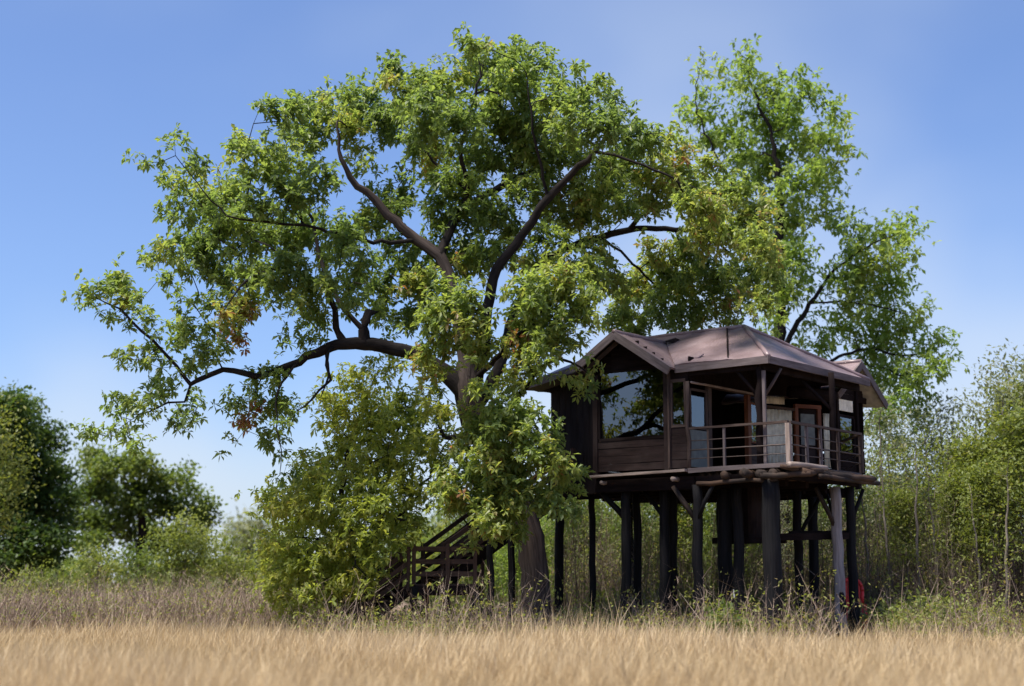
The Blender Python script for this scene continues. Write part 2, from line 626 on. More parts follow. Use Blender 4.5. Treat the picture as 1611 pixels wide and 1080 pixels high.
def window(p0, p1, z0, z1, mat='dark_wood', fw=.07, fd=.07, pane=True, mull=0, label=None):
    d = nrm(p1 - p0)
    nv = np.array([d[1], -d[0], 0])
    mb = MB()
    Z = np.array([0, 0, 1.0])
    mb.beam(p0 + Z * (z0 - fw / 2), p1 + Z * (z0 - fw / 2), fd, fw)
    mb.beam(p0 + Z * (z1 + fw / 2), p1 + Z * (z1 + fw / 2), fd, fw)
    for t in [0, 1] + [(k + 1) / (mull + 1) for k in range(mull)]:
        q = p0 + (p1 - p0) * t
        w = fw if t in (0, 1) else fw * .6
        mb.beam(q + Z * z0, q + Z * z1, w, fd * .96, up=tuple(nv))
    o = mb.build('window_frame', M[mat], hroot)
    if label:
        o["label"] = label
    if pane:
        g = MB()
        g.slab([p0 + Z * z0, p1 + Z * z0, p1 + Z * z1, p0 + Z * z1], .006, nv)
        g.build('pane', M['glass'], o)
    return o


# bay below the gable
wall_planks(5.2, 0, 3.2, 0, F + .02, F + .76, 4)
wall_planks(3.1, 0, 2.62, 0, F + .02, F + .98, 5)
window(H(5.13, .0, 0), H(3.24, .0, 0), F + .83, F + 2.42, mull=0, label='large bay window frame')
window(H(3.06, .0, 0), H(2.66, .0, 0), F + 1.05, F + 2.05, 'rail_wood')
beam('corner_post', 'wall_wood', H(5.22, .0, F - .1), H(5.22, .0, 6.5), .13, .13, up=UPB)
beam('corner_post', 'wall_wood', H(3.18, -.02, F - .05), H(3.18, -.02, 6.45), .11, .11, up=UPB)
beam('corner_post', 'rail_wood', H(3.10, -.04, F + .02), H(3.10, -.04, 6.4), .05, .09, up=UPB)
log('veranda_post', 'rail_wood', H(2.6, -.02, F - .05), H(2.6, -.02, 6.15), .05, sides=8)
# gable boards above the window
for i in range(6):
    z = 6.68 + i * .165
    half = 1.05 - (z - 6.62) / .72
    if half > .1:
        beam('gable_plank', 'dark_wood', H(4.25 + half, .01 + .004 * (i % 2), z), H(4.25 - half, .01 + .004 * (i % 2), z), .04, .158)
beam('wall_plank', 'dark_wood', H(3.1, .01, 6.32), H(2.6, .01, 6.32), .04, .30)
# chamfered shaded wall at the left end
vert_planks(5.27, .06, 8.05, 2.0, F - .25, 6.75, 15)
# back walls with openings (seen through the windows)
vert_planks(8.05, 2.0, 8.05, 3.9, F, 6.6, 9)
vert_planks(8.05, 5.3, 8.05, 7.3, F, 6.6, 9)
wall_planks(8.05, 3.9, 8.05, 5.3, F, F + .85, 4, 'dark_wood')
wall_planks(8.05, 3.9, 8.05, 5.3, 6.1, 6.6, 2, 'dark_wood')
window(H(8.05, 3.95, 0), H(8.05, 5.25, 0), F + .92, 6.02, mull=1)
wall_planks(8.05, 7.35, 1.6, 7.35, F, F + .85, 4, 'dark_wood')
vert_planks(6.2, 7.35, 1.6, 7.35, F + .9, 6.5, 16)
window(H(8.0, 7.35, 0), H(6.3, 7.35, 0), F + .95, 6.45, mull=1)
# inner veranda wall (plane a = 2.6): glazed panel, doorway, glazed panel
beam('wall_panel', 'tile', H(2.6, .42, F + .05), H(2.6, .42, F + .92), .76, .04, up=UPA, label='grey panel beside the veranda doorway')
window(H(2.6, .06, 0), H(2.6, .80, 0), F + 1.0, F + 1.85, 'rail_wood', fw=.05)
for b in (.92, 2.82):
    beam('door_frame', 'orange_wood' if b > 2 else 'rail_wood', H(2.6, b, F), H(2.6, b, F + 2.0), .13, .11, up=UPA, label='orange varnished door jamb' if b > 2 else None)
beam('door_head', 'rail_wood', H(2.6, .86, F + 2.03), H(2.6, 3.5, F + 2.03), .10, .08)
window(H(2.6, 2.93, 0), H(2.6, 3.42, 0), F + .85, F + 1.78, 'orange_wood', fw=.05)
wall_planks(2.6, 2.92, 2.6, 3.45, F + .02, F + .78, 4, 'rail_wood')
vert_planks(2.6, .05, 2.6, 3.5, F + 2.08, 6.75, 16)
vert_planks(4.6, .3, 4.6, 6.4, F - .1, 6.9, 28)           # dark partition behind the doorway
log('veranda_pole', 'light_wood', H(2.5, -.02, F + 2.02), H(2.45, 2.95, F + 2.02), .028, sides=7, wob=.003)
beam('corner_post', 'dark_wood', H(2.6, 3.5, F), H(2.6, 3.5, 6.7), .12, .12, up=UPA)
# curtained wall behind the veranda: from (2.6,3.5) to (1.6,5.7)
Q0, Q1 = np.array([2.55, 3.58]), np.array([1.62, 5.7])


def Q(t, z, o=0.0):
    ab = Q0 + (Q1 - Q0) * t
    p = H(ab[0], ab[1], z)
    d = nrm(H(*Q1, 0) - H(*Q0, 0))
    return p + np.array([d[1], -d[0], 0]) * o


nvq = nrm(np.cross(H(*Q1, 0) - H(*Q0, 0), (0, 0, 1)))


def curtain(name, t0, t1, z0, z1, mat='cream', o=-.02):
    v, q, g = [], [], []
    n = 26
    for i in range(n + 1):
        t = t0 + (t1 - t0) * i / n
        w = .022 * math.sin(i * 1.9) + .012 * math.sin(i * .8 + 1)
        for z in (z0, z1):
            p = Q(t, z, o + w)
            v.append(p)
            g.append(p)
    for i in range(n):
        q.append((2 * i, 2 * i + 2, 2 * i + 3, 2 * i + 1))
    me = np_mesh(name, np.array(v) - off_of(hroot), q, vattr=np.array(g), smooth=True)
    o_ = link(name, me, M[mat], hroot)
    sm = o_.modifiers.new("thick", 'SOLIDIFY')
    sm.thickness = .008
    return o_


curtain('curtain', .02, .40, F + .28, F + 1.72)
beam('curtain_rail', 'rail_wood', Q(0, F + 1.78), Q(.42, F + 1.74), .07, .07)
beam('wall_panel', 'dark_wood', Q(.0, F + .13), Q(.42, F + .13), .05, .24)
curtain('curtain', .03, .30, F + 1.86, F + 2.05)
beam('door_frame', 'orange_wood', Q(.44, F), Q(.44, F + 1.8), .10, .09, up=tuple(nvq))
beam('door_frame', 'orange_wood', Q(.76, F), Q(.76, F + 1.8), .11, .09, up=tuple(nvq), label='orange varnished jamb of the veranda door')
beam('door_head', 'orange_wood', Q(.42, F + 1.84), Q(.79, F + 1.84), .10, .09)
dr = beam('door', 'dark_wood', Q(.60, F + .05, -.03), Q(.60, F + 1.78, -.03), .62, .045, up=tuple(nvq), label='dark veranda door leaf')
beam('door_panel', 'tile', Q(.60, F + .85, .0), Q(.60, F + 1.65, .0), .44, .02, up=tuple(nvq), parent=dr)
beam('door_panel', 'wall_wood', Q(.60, F + .15, .0), Q(.60, F + .75, .0), .44, .02, up=tuple(nvq), parent=dr)
curtain('curtain', .83, .94, F + .3, F + 1.7)
beam('wall_panel', 'dark_wood', Q(0, F + 2.35), Q(1, F + 2.35), .05, .55)
# bay wall under the right gable (plane a = 1.6)
wall_planks(1.6, 5.75, 1.6, 6.8, F, F + .7, 4, 'dark_wood')
window(H(1.6, 5.85, 0), H(1.6, 6.72, 0), F + .75, F + 1.65, 'dark_wood', label='window frame under the right gable')
beam('wall_panel', 'cream', H(1.66, 6.28, F + .78), H(1.66, 6.28, F + 1.62), .78, .02, up=UPA, label='pale blind behind the window')
beam('wall_panel', 'cream', H(1.6, 6.25, F + 1.82), H(1.6, 6.25, F + 2.3), .9, .03, up=UPA)
beam('corner_post', 'dark_wood', H(1.58, 6.85, F - .2), H(1.58, 6.85, 6.6), .13, .13, up=UPA)
beam('corner_post', 'dark_wood', H(1.6, 5.75, F - .1), H(1.6, 5.75, 6.6), .11, .11, up=UPA)
vert_planks(1.6, 6.92, 1.9, 7.35, F, 6.4, 2)

# --- roof
ZE, ZR = 6.54, 7.78


SAGT = bpy.data.textures.new('sag', 'CLOUDS')
SAGT.noise_scale = .55
SAGT.noise_depth = 2


def sag(o):
    sb = o.modifiers.new('fine', 'SUBSURF')
    sb.subdivision_type = 'SIMPLE'
    sb.levels = sb.render_levels = 4
    dm = o.modifiers.new('sag', 'DISPLACE')
    dm.texture = SAGT
    dm.texture_coords = 'GLOBAL'
    dm.direction = 'Z'
    dm.strength = .10
    dm.mid_level = .5


def roof_sheet(pts, mat='roof', th=.05, label=None, soff=True, parent=None):
    pts = [np.asarray(p, float) for p in pts]
    n = nrm(np.cross(pts[1] - pts[0], pts[2] - pts[0]))
    if n[2] < 0:
        n = -n
        pts = pts[::-1]
    mb = MB()
    mb.slab(pts, th, n)
    o = mb.build('roof_sheet', M[mat], parent or hroot)
    sag(o)
    if label:
        o["label"] = label
    if soff:
        s_ = MB()
        s_.slab([p - n * (th + .012) for p in pts], .015, n)
        sag(s_.build('soffit', M['soffit' if soff is True else soff], hroot))
    return o


E0, E1 = H(.42, -.08, ZE), H(.42, 5.24, ZE)
R0, R1 = H(2.5, 2.58, ZR), H(6.0, 2.58, ZR - .02)


def lerp(a, b, t):
    return np.asarray(a) * (1 - t) + np.asarray(b) * t


roof_sheet([E0, E1, R0], label='triangular hip sheet over the veranda side')
EA = H(2.9, -.08, ZE)
V = H(4.4, 1.93, 7.46)
# front slope, three sheets with lapped seams
e1, r1 = lerp(E0, EA, .42), lerp(R0, R1, .14)
roof_sheet([E0, e1, r1, R0])
e2, r2 = EA, H(4.4, 2.58, ZR - .01)
roof_sheet([e1 + np.array([0, 0, .012]), e2 + np.array([0, 0, .012]), lerp(V, r2, .02) + np.array([0, 0, .012]), r2 + np.array([0, 0, .012]), r1 + np.array([0, 0, .012])])
roof_sheet([V, H(6.0, 2.2, 7.60), R1, r2])
part('roof_seam', 'dark_wood', lambda m: m.beam(lerp(e1, r1, .03) + np.array([0, 0, .03]), lerp(e1, r1, .97) + np.array([0, 0, .03]), .035, .03))
# back slope and left hip
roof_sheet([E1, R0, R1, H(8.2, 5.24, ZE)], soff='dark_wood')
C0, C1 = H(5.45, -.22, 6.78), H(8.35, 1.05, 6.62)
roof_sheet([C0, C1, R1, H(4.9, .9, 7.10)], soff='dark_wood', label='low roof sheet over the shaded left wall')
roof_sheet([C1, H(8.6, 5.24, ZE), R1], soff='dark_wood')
# front gable
GA, GB = -.42, 1.93
ap0, ap1 = H(4.4, GA, 7.46), V
gr = H(2.85, GA, 6.45)
gl_ = H(5.5, GA, 6.76)
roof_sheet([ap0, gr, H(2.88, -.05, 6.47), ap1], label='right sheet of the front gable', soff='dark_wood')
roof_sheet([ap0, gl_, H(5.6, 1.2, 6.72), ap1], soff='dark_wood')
beam('barge_board', 'grey_wood', ap0 + np.array([0, 0, -.08]), gr + np.array([0, 0, -.08]), .045, .19)
beam('barge_board', 'grey_wood', ap0 + np.array([0, 0, -.08]), gl_ + np.array([0, 0, -.08]), .045, .19)
beam('barge_board', 'rail_wood', H(4.4, -.2, 7.26), H(5.45, -.2, 6.58), .04, .10)
# right gable over the bay
WA = 1.15
wp = H(WA, 6.4, 7.22)
wf = H(WA, 7.9, 6.24)
wn = H(WA, 4.95, 6.26)
wr = H(5.5, 6.4, 7.22)
roof_sheet([wp, wf, H(5.5, 7.9, 6.24), wr], label='far sheet of the right gable')
roof_sheet([wp, wn, H(5.5, 4.95, 6.26), wr])
beam('barge_board', 'grey_wood', wp + np.array([0, 0, -.08]), wf + np.array([0, 0, -.08]), .045, .18)
beam('barge_board', 'grey_wood', wp + np.array([0, 0, -.08]), wn + np.array([0, 0, -.08]), .045, .18)
for i in range(5):
    z = 6.3 + i * .165
    half = 1.15 - (z - 6.3) / .66
    beam('gable_plank', 'dark_wood', H(1.6, 6.4 - half, z), H(1.6, 6.4 + half, z), .04, .158)
# fascias
beam('fascia_board', 'grey_wood', E0 + np.array([0, 0, -.07]), EA + np.array([0, 0, -.09]), .04, .17)
beam('fascia_board', 'grey_wood', E0 + np.array([0, 0, -.07]), E1 + np.array([0, 0, -.07]), .04, .17)
beam('fascia_board', 'grey_wood', C0 + np.array([0, 0, -.07]), C1 + np.array([0, 0, -.07]), .04, .18)
beam('soffit_board', 'wall_wood', H(5.5, 0, 6.62), H(8.2, 1.35, 6.5), .5, .03)
# hip and ridge caps
for p0, p1 in [(R0, E0), (R0, E1), (R0, R1), (ap0, ap1), (wp, wr)]:
    u = np.array([0, 0, .012])
    log('ridge_cap', 'roof', p0 + u, p1 + u, .055, sides=8, wob=.006)
# torn flap and lifted tile edge
part('roof_patch', 'dark_wood', lambda m: m.slab([V + np.array([-.05, -.05, .05]), V + np.array([.25, -.05, .14]), V + np.array([.45, -.1, .03]), V + np.array([.1, -.2, .02])], .02), label='torn dark flap in the roof valley')
part('roof_patch', 'roof', lambda m: m.slab([H(2.75, .25, 6.74), H(2.45, .25, 6.74), H(2.4, .42, 6.84), H(2.8, .42, 6.80)], .03), label='loose lifted strip of roofing')
# rafters below the veranda roof, wall plate, structural posts
for b in (.7, 1.5, 2.3, 3.1, 3.9, 4.7):
    top = R0 if abs(b - 2.58) < .1 else H(.42 + min(b + .08, 5.24 - b) * .75, b, ZE + min(b + .08, 5.24 - b) * .44)
    beam('rafter', 'dark_wood', H(.45, b, ZE - .14), top + np.array([0, 0, -.14]), .07, .10)
beam('wall_plate', 'dark_wood', H(.7, .1, 6.36), H(3.1, .1, 6.36), .10, .16)
beam('wall_plate', 'dark_wood', H(.72, .1, 6.36), H(.72, 5.2, 6.36), .10, .16)
log('veranda_post', 'dark_wood', H(.78, .12, 4.05), H(.78, .12, 6.42), .095, .085)
beam('veranda_post', 'grey_wood', H(.64, .08, 4.06), H(.64, .08, 6.25), .075, .06, up=UPB, label='slim pale upright beside the corner post')
log('veranda_post', 'dark_wood', H(.22, 2.72, 4.05), H(.25, 2.72, 6.45), .085, .075)
log('brace', 'rail_wood', H(.68, .14, 5.65), H(.45, .55, 6.33), .04, sides=7)
log('brace', 'dark_wood', H(.25, 2.68, 5.55), H(.85, 2.3, 6.3), .045, sides=7)
log('brace', 'dark_wood', H(.85, .14, 5.7), H(1.4, .14, 6.35), .045, sides=7)
# bamboo blind roll hanging in the shade under the roof
log('blind_roll', 'dark_wood', H(1.6, 3.2, 6.15), H(1.0, 4.4, 6.1), .16, sides=10, label='dark rolled blind under the veranda ceiling')

# --- railings
RT = F + .93


def rail_run(pts, posts, mat_post):
    for i in range(len(pts) - 1):
        p, q = np.array(pts[i]), np.array(pts[i + 1])
        beam('top_rail', 'rail_wood', H(*p, RT), H(*q, RT), .09, .055)
        for k, z in enumerate((F + .22, F + .42, F + .64)):
            log('rail_rod', 'wire', H(*p, z), H(*q, z), .012 if k != 1 else .018, sides=6, wob=.003)
    for (a, b), w, mt in posts:
        beam('railing_post', mt, H(a, b, F - .02), H(a, b, RT - .03), w, w, up=UPB)


rail_run([(2.55, -.03), (.0, -.03)], [((2.06, -.03), .05, 'rail_wood'), ((1.64, -.03), .055, 'grey_wood'), ((.0, -.03), .10, 'light_wood')], '')
rail_run([(.0, .03), (.0, 3.7)], [((0, .85), .06, 'grey_wood'), ((0, 1.55), .06, 'grey_wood'), ((0, 2.45), .06, 'rail_wood'), ((0, 3.7), .085, 'rail_wood')], '')
rail_run([(.05, 3.7), (1.55, 5.7)], [], '')

# ---------------------------------------------------------------- staircase
sroot = thing('wooden_staircase', 'old brown timber staircase with landing and board railings under the drooping tree', 'staircase', tuple(P(700, 1015, 36.3)))


def sp(name, mat, fn, smooth=False):
    mb = MB()
    fn(mb)
    return mb.build(name, M[mat], sroot, smooth)


LZ = 1.42
L0, L1 = np.array([-2.30, 35.9, 0]), np.array([-.85, 36.1, 0])      # landing front edge ends
back = np.array([.15, 1.1, 0])
Zv = np.array([0, 0, 1.0])
for i in range(8):
    t = (i + .5) / 8
    p = lerp(L0, L1, t) + Zv * LZ
    sp('landing_plank', 'stair_wood', lambda m: m.beam(p, p + back, .175, .04))
for o in (np.zeros(3), back):
    sp('landing_beam', 'dark_wood', lambda m: m.beam(L0 + o + Zv * (LZ - .13), L1 + o + Zv * (LZ - .13), .09, .22))
for t, o in ((.02, 0), (.52, 0), (.97, 0), (.05, 1), (.95, 1)):
    p = lerp(L0, L1, t) + back * o
    sp('support_post', 'post', lambda m: m.log(p - Zv * .2, p + Zv * (LZ - .03), .10, .09))
for p in (np.array([-.5, 36.0, 0]), np.array([-.02, 36.9, 0])):
    sp('support_post', 'post', lambda m: m.log(p - Zv * .2, p + Zv * 2.5, .085, .08))


def flight(p0, p1, wid, n, rails=3):
    p0, p1 = np.array(p0), np.array(p1)
    d = p1 - p0
    side = nrm(np.cross(d, Zv)) * wid
    if side[1] < 0:
        side = -side
    for o in (np.zeros(3), side):
        sp('stringer', 'dark_wood', lambda m: m.beam(p0 + o - Zv * .08, p1 + o - Zv * .08, .06, .26))
    for i in range(n):
        c = p0 + d * (i + .6) / n
        sp('tread', 'stair_wood', lambda m: m.beam(c, c + side, .24, .045))
    for o in (np.zeros(3), side):
        for k in range(rails):
            z = .28 + k * .27
            sp('rail_board', 'stair_wood', lambda m: m.beam(p0 + o + Zv * z, p1 + o + Zv * z, .035, .105))
        for t in (.03, .5, .97):
            c = p0 + d * t + o
            sp('rail_post', 'stair_wood', lambda m: m.beam(c - Zv * .1, c + Zv * .92, .08, .08, up=(0, 1, 0)))


flight((-4.1, 35.5, .12), (-2.36, 35.9, LZ), 1.1, 8)
flight((-1.75, 36.45, LZ), (1.6, 38.3, 3.95), 1.1, 13)
for o in (np.zeros(3), back):
    for k in range(3):
        sp('rail_board', 'stair_wood', lambda m: m.beam(L0 + o + Zv * (LZ + .25 + k * .29), L1 + o + Zv * (LZ + .25 + k * .29), .035, .11))
    for t in (.01, .55, .99):
        c = lerp(L0, L1, t) + o
        sp('rail_post', 'stair_wood', lambda m: m.beam(c + Zv * LZ, c + Zv * (LZ + .95), .09, .09, up=(0, 1, 0)))

# ---------------------------------------------------------------- tree machinery
class Grow:
    def __init__(s):
        N = 80000
        s.P = np.zeros((N, 3))
        s.D = np.zeros((N, 3))
        s.par = np.full(N, -1, int)
        s.rad = np.zeros(N)
        s.limb = np.zeros(N, int)
        s.plen = np.zeros(N)
        s.n = 0

    def add(s, p, par, rad=0.0, limb=None):
        i = s.n
        s.P[i] = p
        s.par[i] = par
        s.rad[i] = rad
        if par >= 0:
            d = p - s.P[par]
            L = np.linalg.norm(d)
            s.D[i] = d / max(L, 1e-6)
            s.plen[i] = s.plen[par] + L
            s.limb[i] = s.limb[par] if limb is None else limb
        else:
            s.D[i] = (0, 0, 1)
            s.limb[i] = limb or 0
        s.n += 1
        return i

    def poly(s, pts, radii, limb, step=.22, jit=.02):
        pts = [np.asarray(p, float) for p in pts]
        if s.n:
            d = np.linalg.norm(s.P[:s.n] - pts[0], axis=1)
            cur = int(np.argmin(d))
            pts[0] = s.P[cur].copy()
        else:
            cur = s.add(pts[0], -1, radii[0], limb)
        q = [2 * pts[0] - pts[1]] + pts + [2 * pts[-1] - pts[-2]]
        for i in range(len(pts) - 1):
            p0, p1, p2, p3 = q[i:i + 4]
            k = max(1, int(np.linalg.norm(p2 - p1) / step))
            for j in range(1, k + 1):
                t = j / k
                p = .5 * ((2 * p1) + (-p0 + p2) * t + (2 * p0 - 5 * p1 + 4 * p2 - p3) * t * t + (-p0 + 3 * p1 - 3 * p2 + p3) * t ** 3)
                r = radii[i] * (1 - t) + radii[i + 1] * t
                cur = s.add(p + rng.normal(0, jit, 3) * (1 if i or j > 1 else .3), cur, r, limb)
        return cur

    def attract(s, pts, bf=.22, step=.28, curve=.35, jit=.07, sag=0.0):
        n0 = s.n
        base = s.P[:n0]
        dmin = np.array([np.min(np.linalg.norm(base - p, axis=1)) for p in pts])
        tips = np.zeros(len(pts), int)
        for k in np.argsort(dmin):
            a = pts[k]
            d = np.linalg.norm(s.P[:s.n] - a, axis=1)
            i = int(np.argmin(d + bf * s.plen[:s.n]))
            L = d[i]
            m = max(1, int(L / step))
            p0 = s.P[i].copy()
            c = p0 + s.D[i] * L * curve + np.array([0, 0, L * sag])
            cur = i
            for j in range(1, m + 1):
                t = j / m
                p = (1 - t) ** 2 * p0 + 2 * t * (1 - t) * c + t * t * a
                if j < m:
                    p = p + rng.normal(0, jit * min(L, 1.2) * .5, 3)
                cur = s.add(p, cur)
            tips[k] = cur
        return tips

    def finish(s, r0=.006, ex=2.2):
        n = s.n
        w = np.zeros(n)
        nch = np.bincount(s.par[:n][s.par[:n] >= 0], minlength=n)
        w[nch == 0] = 1
        for i in range(n - 1, 0, -1):
            w[s.par[i]] += w[i]
        s.r = np.maximum(r0 * np.maximum(w, 1) ** (1 / ex), s.rad[:n])
        # chains
        kids = [[] for _ in range(n)]
        for i in range(1, n):
            if s.par[i] >= 0:
                kids[s.par[i]].append(i)
        chains = []
        stack = [(0, None)]
        while stack:
            i, start = stack.pop()
            ch = [] if start is None else [start]
            lead = i
            cur = i
            while True:
                ch.append(cur)
                ks = kids[cur]
                if not ks:
                    break
                same = [k for k in ks if s.limb[k] == s.limb[cur]] or ks
                b = max(same, key=lambda k: s.r[k])
                for k in ks:
                    if k != b:
                        stack.append((k, cur))
                cur = b
            chains.append((s.limb[lead], ch))
        return chains

    def tubes(s, chains, flute=0.0, rough=.05, minr=0.0):
        """-> verts, quads, g for the chains"""
        groups = {}
        for ch in chains:
            if len(ch) < 2:
                continue
            rm = s.r[ch[1]]
            if rm < minr:
                continue
            sd = 16 if rm > .2 else 9 if rm > .06 else 5 if rm > .02 else 3
            groups.setdefault(sd, []).append(ch)
        V, Qd, G, off = [], [], [], 0
        for sd, chs in groups.items():
            idx = np.concatenate([np.array(c) for c in chs])
            ln = np.array([len(c) for c in chs])
            cid = np.repeat(np.arange(len(chs)), ln)
            st = np.concatenate([[0], np.cumsum(ln)[:-1]])
            en = np.cumsum(ln) - 1
            p = s.P[idx]
            r = s.r[idx].copy()
            r[st] = np.minimum(r[st], r[st + 1] * 1.25)
            r[en] *= .7
            nx = np.minimum(np.arange(len(idx)) + 1, en[cid])
            pv = np.maximum(np.arange(len(idx)) - 1, st[cid])
            t = p[nx] - p[pv]
            t /= np.maximum(np.linalg.norm(t, axis=1, keepdims=True), 1e-6)
            mean = np.add.reduceat(t, st)
            ref = np.where((np.abs(mean[:, 2]) > .75 * np.linalg.norm(mean, axis=1))[:, None], np.array([[0.0, 1.0, .1]]), np.array([[.05, .05, 1.0]]))[cid]
            u = np.cross(t, ref)
            u /= np.maximum(np.linalg.norm(u, axis=1, keepdims=True), 1e-6)
            w = np.cross(t, u)
            th = np.arange(sd) / sd * 2 * np.pi
            seg = np.linalg.norm(p - p[pv], axis=1)
            cl = np.cumsum(seg)
            rr = r[:, None] * np.ones(sd)
            if sd >= 9:
                rr = rr * (1 + rng.normal(0, rough, rr.shape))
                rr = rr * (1 + flute * (np.sin(5 * th + .7) * .6 + np.sin(8 * th + cl[:, None] * .3) * .5) * (r[:, None] > .25))
            ring = p[:, None, :] + rr[:, :, None] * (np.cos(th)[None, :, None] * u[:, None, :] + np.sin(th)[None, :, None] * w[:, None, :])
            g = np.stack([np.repeat(cl[:, None], sd, 1), np.cos(th)[None, :] * np.maximum(r, .03)[:, None] + cid[:, None] * .37, np.sin(th)[None, :] * np.maximum(r, .03)[:, None]], -1)
            V.append(ring.reshape(-1, 3))
            G.append(g.reshape(-1, 3))
            keep = np.arange(len(idx))[np.arange(len(idx)) != en[cid]]
            k = np.arange(sd)
            a = keep[:, None] * sd + k[None]
            b = keep[:, None] * sd + ((k + 1) % sd)[None]
            q = np.stack([a, b, b + sd, a + sd], -1).reshape(-1, 4) + off
            Qd.append(q)
            off += len(idx) * sd
        if not V:
            return None
        return np.concatenate(V), np.concatenate(Qd), np.concatenate(G)


def leaf_cloud(tips, dirs, tint, per=7, L=.17, wr=.36, droop=.35, spread=(55, 105), jl=.25, frames=False):
    """whorls of folded leaves at the twig ends -> verts (n,5 per leaf), tris, face tints"""
    n = len(tips)
    m = n * per
    t = np.repeat(dirs, per, 0)
    base = np.repeat(tips, per, 0) + rng.normal(0, .02, (m, 3))
    ref = np.where(np.abs(t[:, 2:3]) > .9, np.array([[1.0, 0, 0]]), np.array([[0, 0, 1.0]]))
    u = np.cross(t, ref)
    u /= np.linalg.norm(u, axis=1, keepdims=True)
    w = np.cross(t, u)
    az = np.tile(np.arange(per), n) * (2 * np.pi / per) + np.repeat(rng.random(n) * 6.28, per) + rng.normal(0, .35, m)
    el = np.radians(rng.uniform(spread[0], spread[1], m))
    d = t * np.cos(el)[:, None] + (u * np.cos(az)[:, None] + w * np.sin(az)[:, None]) * np.sin(el)[:, None]
    d[:, 2] -= droop * rng.uniform(.3, 1.3, m)
    d /= np.linalg.norm(d, axis=1, keepdims=True)
    ln = L * (1 + rng.normal(0, jl, m)).clip(.45, 1.7)
    side = np.cross(d, np.array([0, 0, 1.0]))
    side /= np.maximum(np.linalg.norm(side, axis=1, keepdims=True), 1e-3)
    roll = rng.normal(0, .5, m)
    nn = np.cross(side, d)
    s2 = side * np.cos(roll)[:, None] + nn * np.sin(roll)[:, None]
    n2 = np.cross(s2, d)
    hw = (ln * wr * .5)[:, None]
    l_ = ln[:, None]
    mid = base + d * l_ * .58 - n2 * hw * .25
    lf = base + d * l_ * .62 + s2 * hw + n2 * hw * .15
    rt = base + d * l_ * .62 - s2 * hw + n2 * hw * .15
    tip = base + d * l_ * .98
    tip[:, 2] -= (ln * .16)
    v = np.stack([base, lf, tip, rt, mid], 1).reshape(-1, 3)
    o = np.arange(m)[:, None] * 5
    tris = np.concatenate([o + np.array([[0, 4, 1]]), o + np.array([[0, 3, 4]]), o + np.array([[1, 4, 2]]), o + np.array([[4, 3, 2]])], 1).reshape(-1, 3)
    ti = (np.repeat(tint, per) + rng.normal(0, .09, m)).clip(0, 1)
    if frames:
        return v, tris, np.repeat(ti, 4), (base, d, s2, n2, ln, ti)
    return v, tris, np.repeat(ti, 4)


def quick_leaves(p, L, wr, tint, flat=.4):
    """single rhombic leaves with random orientation (distant foliage)"""
    m = len(p)
    d = rng.normal(0, 1, (m, 3))
    d[:, 2] -= .35
    d /= np.linalg.norm(d, axis=1, keepdims=True)
    nrm_ = rng.normal(0, flat, (m, 3)) + np.array([0, 0, 1.0])
    s_ = np.cross(d, nrm_)
    s_ /= np.maximum(np.linalg.norm(s_, axis=1, keepdims=True), 1e-3)
    ln = (L * rng.uniform(.6, 1.4, m))[:, None]
    up = np.cross(s_, d)
    v = np.stack([p - d * ln * .5, p + s_ * ln * wr * .5 + up * ln * .06, p + d * ln * .5, p - s_ * ln * wr * .5 + up * ln * .06], 1).reshape(-1, 3)
    o = np.arange(m)[:, None] * 4
    tris = np.concatenate([o + np.array([[0, 1, 2]]), o + np.array([[0, 2, 3]])], 1).reshape(-1, 3)
    return v, tris, np.repeat((tint + rng.normal(0, .1, m)).clip(0, 1), 2)


def blob_points(blobs, Y0, dens, spread_d, r_m_depth=1.0, seed=1):
    """blobs: (px,py,r_px,doff or None,density,tint) -> attractor points, tints"""
    rg = np.random.default_rng(seed)
    pts, tt = [], []
    for bl in blobs:
        x, y, r = bl[:3]
        do = bl[3] if len(bl) > 3 and bl[3] is not None else rg.uniform(-spread_d, spread_d)
        de = bl[4] if len(bl) > 4 else 1.0
        ti = bl[5] if len(bl) > 5 else None
        Y = Y0 + do
        rm = r / 2400.0 * Y
        c = P(x, y, Y)
        n = max(1, int(round(dens * de * rm ** 2 + rg.uniform(0, .5))))
        q = rg.normal(0, 1, (n, 3))
        q /= np.linalg.norm(q, axis=1, keepdims=True)
        q *= (rg.random((n, 1)) ** .45)
        q *= np.array([rm, max(rm, .5) * 1.35, rm * .92])
        pts.append(c + q)
        b = rg.normal(.42, .12) if ti is None else ti
        tt.append(np.full(n, b) + rg.normal(0, .07, n))
    return np.concatenate(pts), np.concatenate(tt)


def crown_object(name, verts, tris, tint, mat, parent):
    me = np_mesh(name, verts - off_of(parent), tris=tris, fattr=tint)
    o = link(name, me, mat, parent)
    o["kind"] = "stuff"
    return o


def branch_objects(g, chains, parent, names, mats, flute=0.0, minr=0.0):
    byl = {}
    for lb, ch in chains:
        byl.setdefault(lb, []).append(ch)
    for lb, chs in sorted(byl.items()):
        r = g.tubes(chs, flute=flute if lb == 0 else 0, minr=minr)
        if r is None:
            continue
        v, q, gg = r
        nm = names.get(lb, 'limb')
        me = np_mesh(nm, v - off_of(parent), q, vattr=gg, smooth=True)
        link(nm, me, mats.get(lb, mats[1]), parent)


# ---------------------------------------------------------------- the great tree
TY = 36.4
troot = thing('great_tree', 'large spreading tree with dark twisting limbs whose crown arches over the stilt house', 'tree', tuple(P(850, 1015, TY)))
g = Grow()


def L_(pts, limb, jit=.02, Y=TY):
    """pts: (px,py,radius_m,doff)"""
    g.poly([P(x, y, Y + d) for x, y, r, d in pts], [r * .74 for x, y, r, d in pts], limb, jit=jit)


